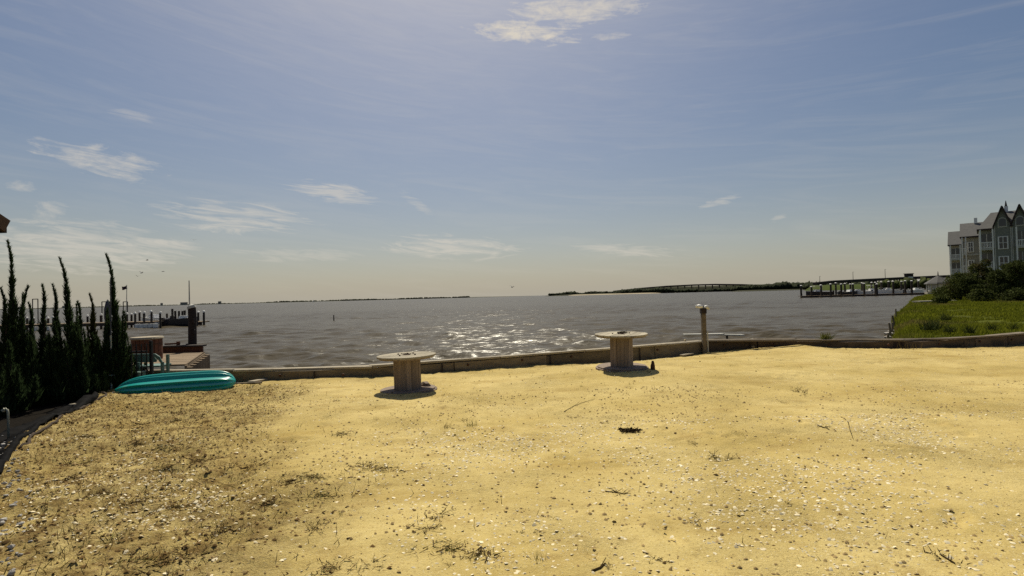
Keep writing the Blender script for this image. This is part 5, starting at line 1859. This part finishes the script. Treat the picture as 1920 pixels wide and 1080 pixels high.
# flag on its pole
b_ = at_depth(242, 610, 60); t_ = at_depth(242.5, 534, 60)
root = thing('flagpole', 'thin flagpole with a dark flag above the left pier', 'flagpole', (b_.x, 59.6, -.1))
m = MB(); m.tube([(0, 0, 0), (t_.x - b_.x, 0, t_.z + .1)], [.05, .03], 6); m.build('pole', M_OFFWHITE, root)
V = []
for i in range(12):
    for j in range(5):
        u = i / 11; v = j / 4
        V.append((t_.x - b_.x - u * .62, .10 * math.sin(u * 7 + v), t_.z + .1 - .12 - v * .40 - .12 * u + .04 * math.sin(u * 9)))
i = np.arange(11)[:, None] * 5 + np.arange(4)[None]
o = np_mesh('flag', V, np.stack([i, i + 1, i + 6, i + 5], -1).reshape(-1, 4), M_FLAG, root, True)
o.modifiers.new('solid', 'SOLIDIFY').thickness = .01
# boat-lift frames behind the junipers
for px0, px1, top, D, lab in ((61, 71, 561, 60, 'thin boat lift frame behind the left junipers'), (191, 205, 566, 61, 'thin boat lift frame left of the flagpole'), (231, 239, 566, 64, 'thin boat lift frame just beside the flagpole')):
    a = at_depth(px0, top, D); b = at_depth(px1, top, D)
    root = thing('boat_lift', lab, 'boat lift', (a.x, D, -1.5))
    for x in (0, b.x - a.x):
        m = MB(); m.tube([(x, 0, 0), (x, 0, a.z + 1.5)], .05, 6); m.build('upright', M_PILE, root)
    m = MB(); m.bar((0, 0, a.z + 1.5), (b.x - a.x, 0, a.z + 1.5), .09, .09); m.build('crossbeam', M_PILE, root)

# ------------------------------------------------------------------ far shores
def far_strip(name, px0, px1, D, zbase, wide, material, label, bumps=0.0, seed=0, ztop=.8):
    a = at_depth(px0, 560, D).x; b = at_depth(px1, 560, D).x
    xs = np.linspace(a, b, 80)
    t = (xs - a) / (b - a)
    env = np.clip(np.minimum(t, 1 - t) * 12, 0, 1) ** .6
    prof = [(-wide, -1.2), (-wide * .8, ztop * .35), (-wide * .4, ztop), (wide * .6, ztop * 1.2), (wide, -1.2)]
    V = []
    wob = fbm(xs, xs * 0, .006, seed + 3, 4) * wide * .5
    for k in range(80):
        for (dy, z) in prof:
            V.append((xs[k], D + dy * (0.25 + .75 * env[k]) + wob[k], -1.2 + (z + 1.2) * env[k] + (bumps * env[k] * abs(float(vnoise(np.array([xs[k]]), np.array([dy]), .02, seed)[0])) if z > 0 else 0)))
    n = len(prof)
    i = np.arange(79)[:, None] * n + np.arange(n - 1)[None]
    o = np_mesh(name, V, np.stack([i, i + 1, i + n + 1, i + n], -1).reshape(-1, 4), material)
    tag(o, label, kind='structure')
    return a, b

def far_wood(name, px0, px1, D, hmin, hmax, n, label, seed, material=M_FAR, env=None, depth=60, zb=0.5, wscale=1.0):
    """a far wood that reads as one mass: many small faceted crowns standing on the shore"""
    r = np.random.default_rng(seed)
    a = at_depth(px0, 560, D).x; b = at_depth(px1, 560, D).x
    x = r.uniform(a, b, n); y = D + r.uniform(-.3, .7, n) * depth
    t = (x - a) / (b - a)
    hm = hmin + (hmax - hmin) * np.clip(.5 + 1.1 * fbm(x, x * 0, 14 / abs(b - a), seed, 4), 0, 1)
    if env is not None:
        hm = hm * np.interp(t, env[0], env[1])
    h = hm * (0.6 + .5 * r.random(n))
    w = h * (0.35 + .3 * r.random(n)) * wscale
    base = np.array([[1, 0, .45], [.3, .9, .55], [-.85, .5, .5], [-.8, -.6, .45], [.3, -.95, .5], [.55, .1, .85], [-.35, .45, .9], [-.2, -.5, .82], [0, 0, 1.02], [0, 0, -.05]])
    tri = np.array([[0, 1, 5], [1, 6, 5], [1, 2, 6], [2, 3, 7], [2, 7, 6], [3, 4, 7], [4, 5, 7], [4, 0, 5], [5, 6, 8], [6, 7, 8], [7, 5, 8], [1, 0, 9], [2, 1, 9], [3, 2, 9], [4, 3, 9], [0, 4, 9]])
    P = base[None] * np.stack([w, w, h], 1)[:, None, :] * (1 + r.normal(0, .13, (n, 10, 1)))
    P = P + np.stack([x, y, np.full(n, zb)], 1)[:, None, :]
    F = tri[None] + (np.arange(n) * 10)[:, None, None]
    o = np_mesh(name, P.reshape(-1, 3), F.reshape(-1, 3), material)
    tag(o, label, kind='stuff')

far_strip('far_shore', -300, 1010, 5200, 0, 200, M_FARLAND, 'thin far shoreline across the bay on the left', 3, 1, 3.0)
far_wood('far_wood', -300, 700, 5150, 6, 14, 1500, 'low far wood along the left horizon', 1, depth=150, zb=1, wscale=1.6)
far_wood('far_wood', 640, 880, 5000, 8, 14, 500, 'slightly darker far wood left of the middle of the horizon', 2, depth=100, zb=1, wscale=1.6)
far_strip('far_shore', 1020, 1600, 1500, 0, 60, M_FARLAND, 'low wooded far shore right of the middle', 2, 2, 3.0)
far_strip('sand_spit', 1065, 1240, 1380, 0, 22, M_FARSAND, 'pale sand spit before the far wooded shore', 0, 3, 1.3)
far_wood('far_wood', 1030, 1290, 1500, 6, 11, 2000, 'low far wood behind the pale sand spit', 3, env=([0, .2, .5, 1], [.75, .9, 1, 1]), depth=40)
far_wood('far_wood', 1170, 1480, 1440, 7, 14, 1500, 'dark far wood in the middle of the far shore', 4, env=([0, .25, .5, .8, 1], [.8, 1.05, .62, .6, 1]), depth=50)
far_wood('far_wood', 1370, 1545, 1050, 9, 18, 1000, 'darker taller far wood left of the causeway', 5, env=([0, .3, .52, .58, .75, .85, 1], [.5, .6, .65, 1.1, 1, .8, .95]), depth=40)
far_strip('far_shore', 1370, 1560, 1030, 0, 40, M_FARLAND, 'dark low shore below the taller far wood', 1, 7, 1.0)
far_strip('far_marsh', 1520, 1790, 560, 0, 45, M_FARGREEN, 'green marsh strip below the causeway', .5, 5, 4.2)
far_wood('far_wood', 1525, 1800, 625, 4, 8.5, 1500, 'low trees beyond the causeway on the right', 6, depth=40)
far_wood('far_wood', 1720, 1860, 330, 3, 7, 260, 'bushes on the shore behind the gazebo', 8, material=M_SHRUB2, depth=50, zb=-.3)

far_strip('far_shore', 1200, 1480, 1790, 0, 30, M_FARLAND, 'dark raised bank beneath the far arched bridge', 3, 9, 17)
# arched bridge far behind
def make_arch_bridge():
    D = 1750
    pts = [at_depth(px, py, D) for px, py in ((1150, 546.5), (1200, 541), (1250, 537), (1300, 534.5), (1340, 533.5), (1390, 534), (1440, 536), (1500, 539))]
    o0 = pts[0].copy(); o0.z = 0
    root = thing('arched_bridge', 'long far bridge rising in a low arch over the wooded shore', 'bridge', o0)
    m = MB()
    for a, b in zip(pts[:-1], pts[1:]):
        m.bar(a - o0, b - o0, 9, 5.0)
    m.build('roadway', M_DARKWOOD, root)
    for px in range(1180, 1500, 13):
        q = at_depth(px, 540, D)
        z = np.interp(q.x, [p.x for p in pts], [p.z for p in pts])
        m = MB(); m.box((q.x - o0.x, 0, (z - 3) / 2 - o0.z), (2.0, 5, z + 1)); m.build('pier', M_DARKWOOD, root)
make_arch_bridge()

# causeway bridge to the right
def make_causeway():
    D = 600
    pts = [at_depth(px, py, D) for px, py in ((1528, 532), (1560, 528.5), (1620, 525.5), (1690, 522), (1760, 519), (1860, 515))]
    o0 = Vector((pts[0].x, D, 0))
    root = thing('causeway_bridge', 'dark causeway bridge rising to the right beyond the boat dock', 'bridge', o0)
    m = MB()
    for a, b in zip(pts[:-1], pts[1:]):
        m.bar(a - o0, b - o0, 8, 3.2)
    m.build('roadway', M_DARKWOOD, root)
    m = MB()
    for a, b in zip(pts[:-1], pts[1:]):
        m.bar(a - o0 + Vector((0, -4, 1.2)), b - o0 + Vector((0, -4, 1.2)), .3, .8)
    m.build('parapet', M_CONC, root)
    for px in range(1545, 1850, 48):
        q = at_depth(px, 530, D)
        z = float(np.interp(q.x, [p.x for p in pts], [p.z for p in pts]))
        m = MB(); m.box((q.x - o0.x, 0, (z - 2) / 2 + .3), (.9, 5, z + .6)); m.build('pier', M_DARKWOOD, root)
    for px, top, lab in ((1535, 519, 'leftmost of three thin lamp poles on the causeway'), (1597, 511, 'middle of three thin lamp poles on the causeway'), (1657, 506, 'rightmost of three thin lamp poles on the causeway')):
        q = at_depth(px, top, D)
        z = float(np.interp(q.x, [p.x for p in pts], [p.z for p in pts]))
        m = MB(); m.tube([(0, 0, 0), (0, 0, q.z - z)], [.28, .2], 6); m.bar((0, 0, q.z - z), (1.6, 0, q.z - z), .2, .2)
        o = m.build('lamp_pole', M_CONC); o.location = (q.x, D - 2, z + .6)
        tag(o, lab, 'lamp pole', 'lamp poles on the causeway')
    a = at_depth(1690, 525, D); b = at_depth(1700.5, 513, D)
    root = thing('bridge_house', 'dark boxy bridge house standing above the causeway', 'bridge house', ((a.x + b.x) / 2, D - 7, 0))
    w = b.x - a.x; z1 = b.z
    m = MB(); m.box((0, 0, z1 - 2.2), (w, 5, 3.2)); m.box((0, 0, z1 - .3), (w * 1.15, 6, .6)); m.build('cabin', M_DARKWOOD, root)
    m = MB(); m.box((0, -2.6, z1 - 4.8), (w * .75, .6, 2.2)); m.build('panel', M_WHITE, root)
    for sx in (-.42, .42):
        m = MB(); m.box((sx * w, 0, (z1 - 2) / 2 - .5), (.9, 2, z1 - 1)); m.build('leg', M_DARKWOOD, root)
make_causeway()
# far buildings on the left horizon
for i, (px, w, h) in enumerate(((303, 12, 22), (345, 60, 24), (412, 22, 24), (120, 20, 20), (40, 30, 18))):
    q = at_depth(px, 570, 5000)
    root = thing('far_building', ['narrow far building on the left horizon near the gangway', 'long far building on the horizon behind the dark moored boat', 'small far block on the horizon right of the piling', 'far block on the horizon behind the middle juniper', 'far block on the horizon near the left edge'][i], 'building', (q.x, 5000, 0))
    m = MB(); m.box((0, 0, h / 2), (w, 20, h)); m.build('wall', M_SIDING, root)
    m = MB(); m.prism([(-w * .55, -11, h), (-w * .55, 11, h), (-w * .55, 0, h + 5)], (w * 1.1, 0, 0)); m.build('roof', M_ROOF, root)
# sails and channel marker far out
for i, (px, py, D, lab) in enumerate(((588, 567, 1800, 'tiny white sailing boat far out below the left horizon'), (1745, 0, 0, ''))):
    if not lab: continue
    q = at_depth(px, py, D)
    root = thing('sail_boat', lab, 'boat', (q.x, D, -.8))
    m = MB(); m.prism([(-4, -1, .3), (4.5, -1, .6), (3.4, -1, -.3), (-3.6, -1, -.3)], (0, 2, 0)); m.build('hull', M_HULL, root)
    m = MB(); m.tube([(0, 0, 0), (0, 0, 9)], .09, 5); m.build('mast', M_OFFWHITE, root)
    m = MB(); m.prism([(-.1, 0, 1), (-3.6, 0, 1.1), (-.1, 0, 8.6)], (0, .05, 0)); m.build('sail', M_WHITE, root)
q = on_plane(626, 601, WATER_Z)
m = MB(); m.tube([(0, 0, -1), (0, 0, .2), (0, 0, .55)], [.08, .07, .06], 7); m.tube([(0, 0, .55), (0, 0, .7)], [.1, .03], 7)
o = m.build('channel_marker', M_PILE); o.location = q
tag(o, 'small dark channel marker standing in the open bay', 'marker')

# ------------------------------------------------------------------ gulls
def gull(px, py, D, span, rz, flap, label):
    p = at_depth(px, py, D)
    vs = []; rings = []
    m = MB()
    L = span * .42
    prof = [(-.5, .010), (-.42, .05), (-.2, .085), (.1, .09), (.3, .06), (.38, .055), (.46, .035), (.53, .006)]
    m.tube([(x * L, 0, 0.02 * math.sin(x * 3)) for x, r in prof], [r * L * 1.1 for x, r in prof], 8)
    for s in (-1, 1):
        z = flap
        st = [(.15, 0, 0, .30), (.12, .22, z * .6, .27), (.06, .34, z * .75, .22), (-.02, .5, z * .45, .05)]
        V = []
        for (x, y, zz, ch) in st:
            for dx, dz in ((ch * .5, 0), (0, .014), (-ch * .5, 0), (0, -.008)):
                V.append(((x - .05 + dx * .9) * span * .55, s * y * span, zz * span + dz * span))
        fs = [(i * 4 + k, i * 4 + (k + 1) % 4, (i + 1) * 4 + (k + 1) % 4, (i + 1) * 4 + k) for i in range(3) for k in range(4)] + [(12, 13, 14, 15)]
        m.add(V, fs)
    # fan tail
    m.add([(-.42 * L, -.03 * L, 0), (-.42 * L, .03 * L, 0), (-.72 * L, .13 * L, .01), (-.72 * L, -.13 * L, .01), (-.5 * L, 0, .03 * L)], [(0, 1, 2, 3), (0, 4, 1), (1, 4, 2), (2, 4, 3), (3, 4, 0)])
    o = m.build('gull', M_GULL, None, smooth=False)
    o.location = p; o.rotation_euler = (R(8), 0, rz)
    tag(o, label, 'bird', 'gulls in flight')
gull(276, 488, 95, 1.1, .4, .22, 'gull flying highest above the left pier')
gull(363, 450, 110, 1.1, 2.0, .18, 'lone gull flying high right of the pier')
gull(265, 512, 90, 1.2, 1.2, .3, 'pale gull flying above the flagpole')
gull(306, 509, 92, 1.2, .2, .1, 'dark gull flying right of the flagpole')
gull(258, 518, 96, 1.0, 2.6, .25, 'small gull flying just above the flag')
gull(960, 539, 80, 1.1, .8, .3, 'white gull flying low over the middle of the bay')
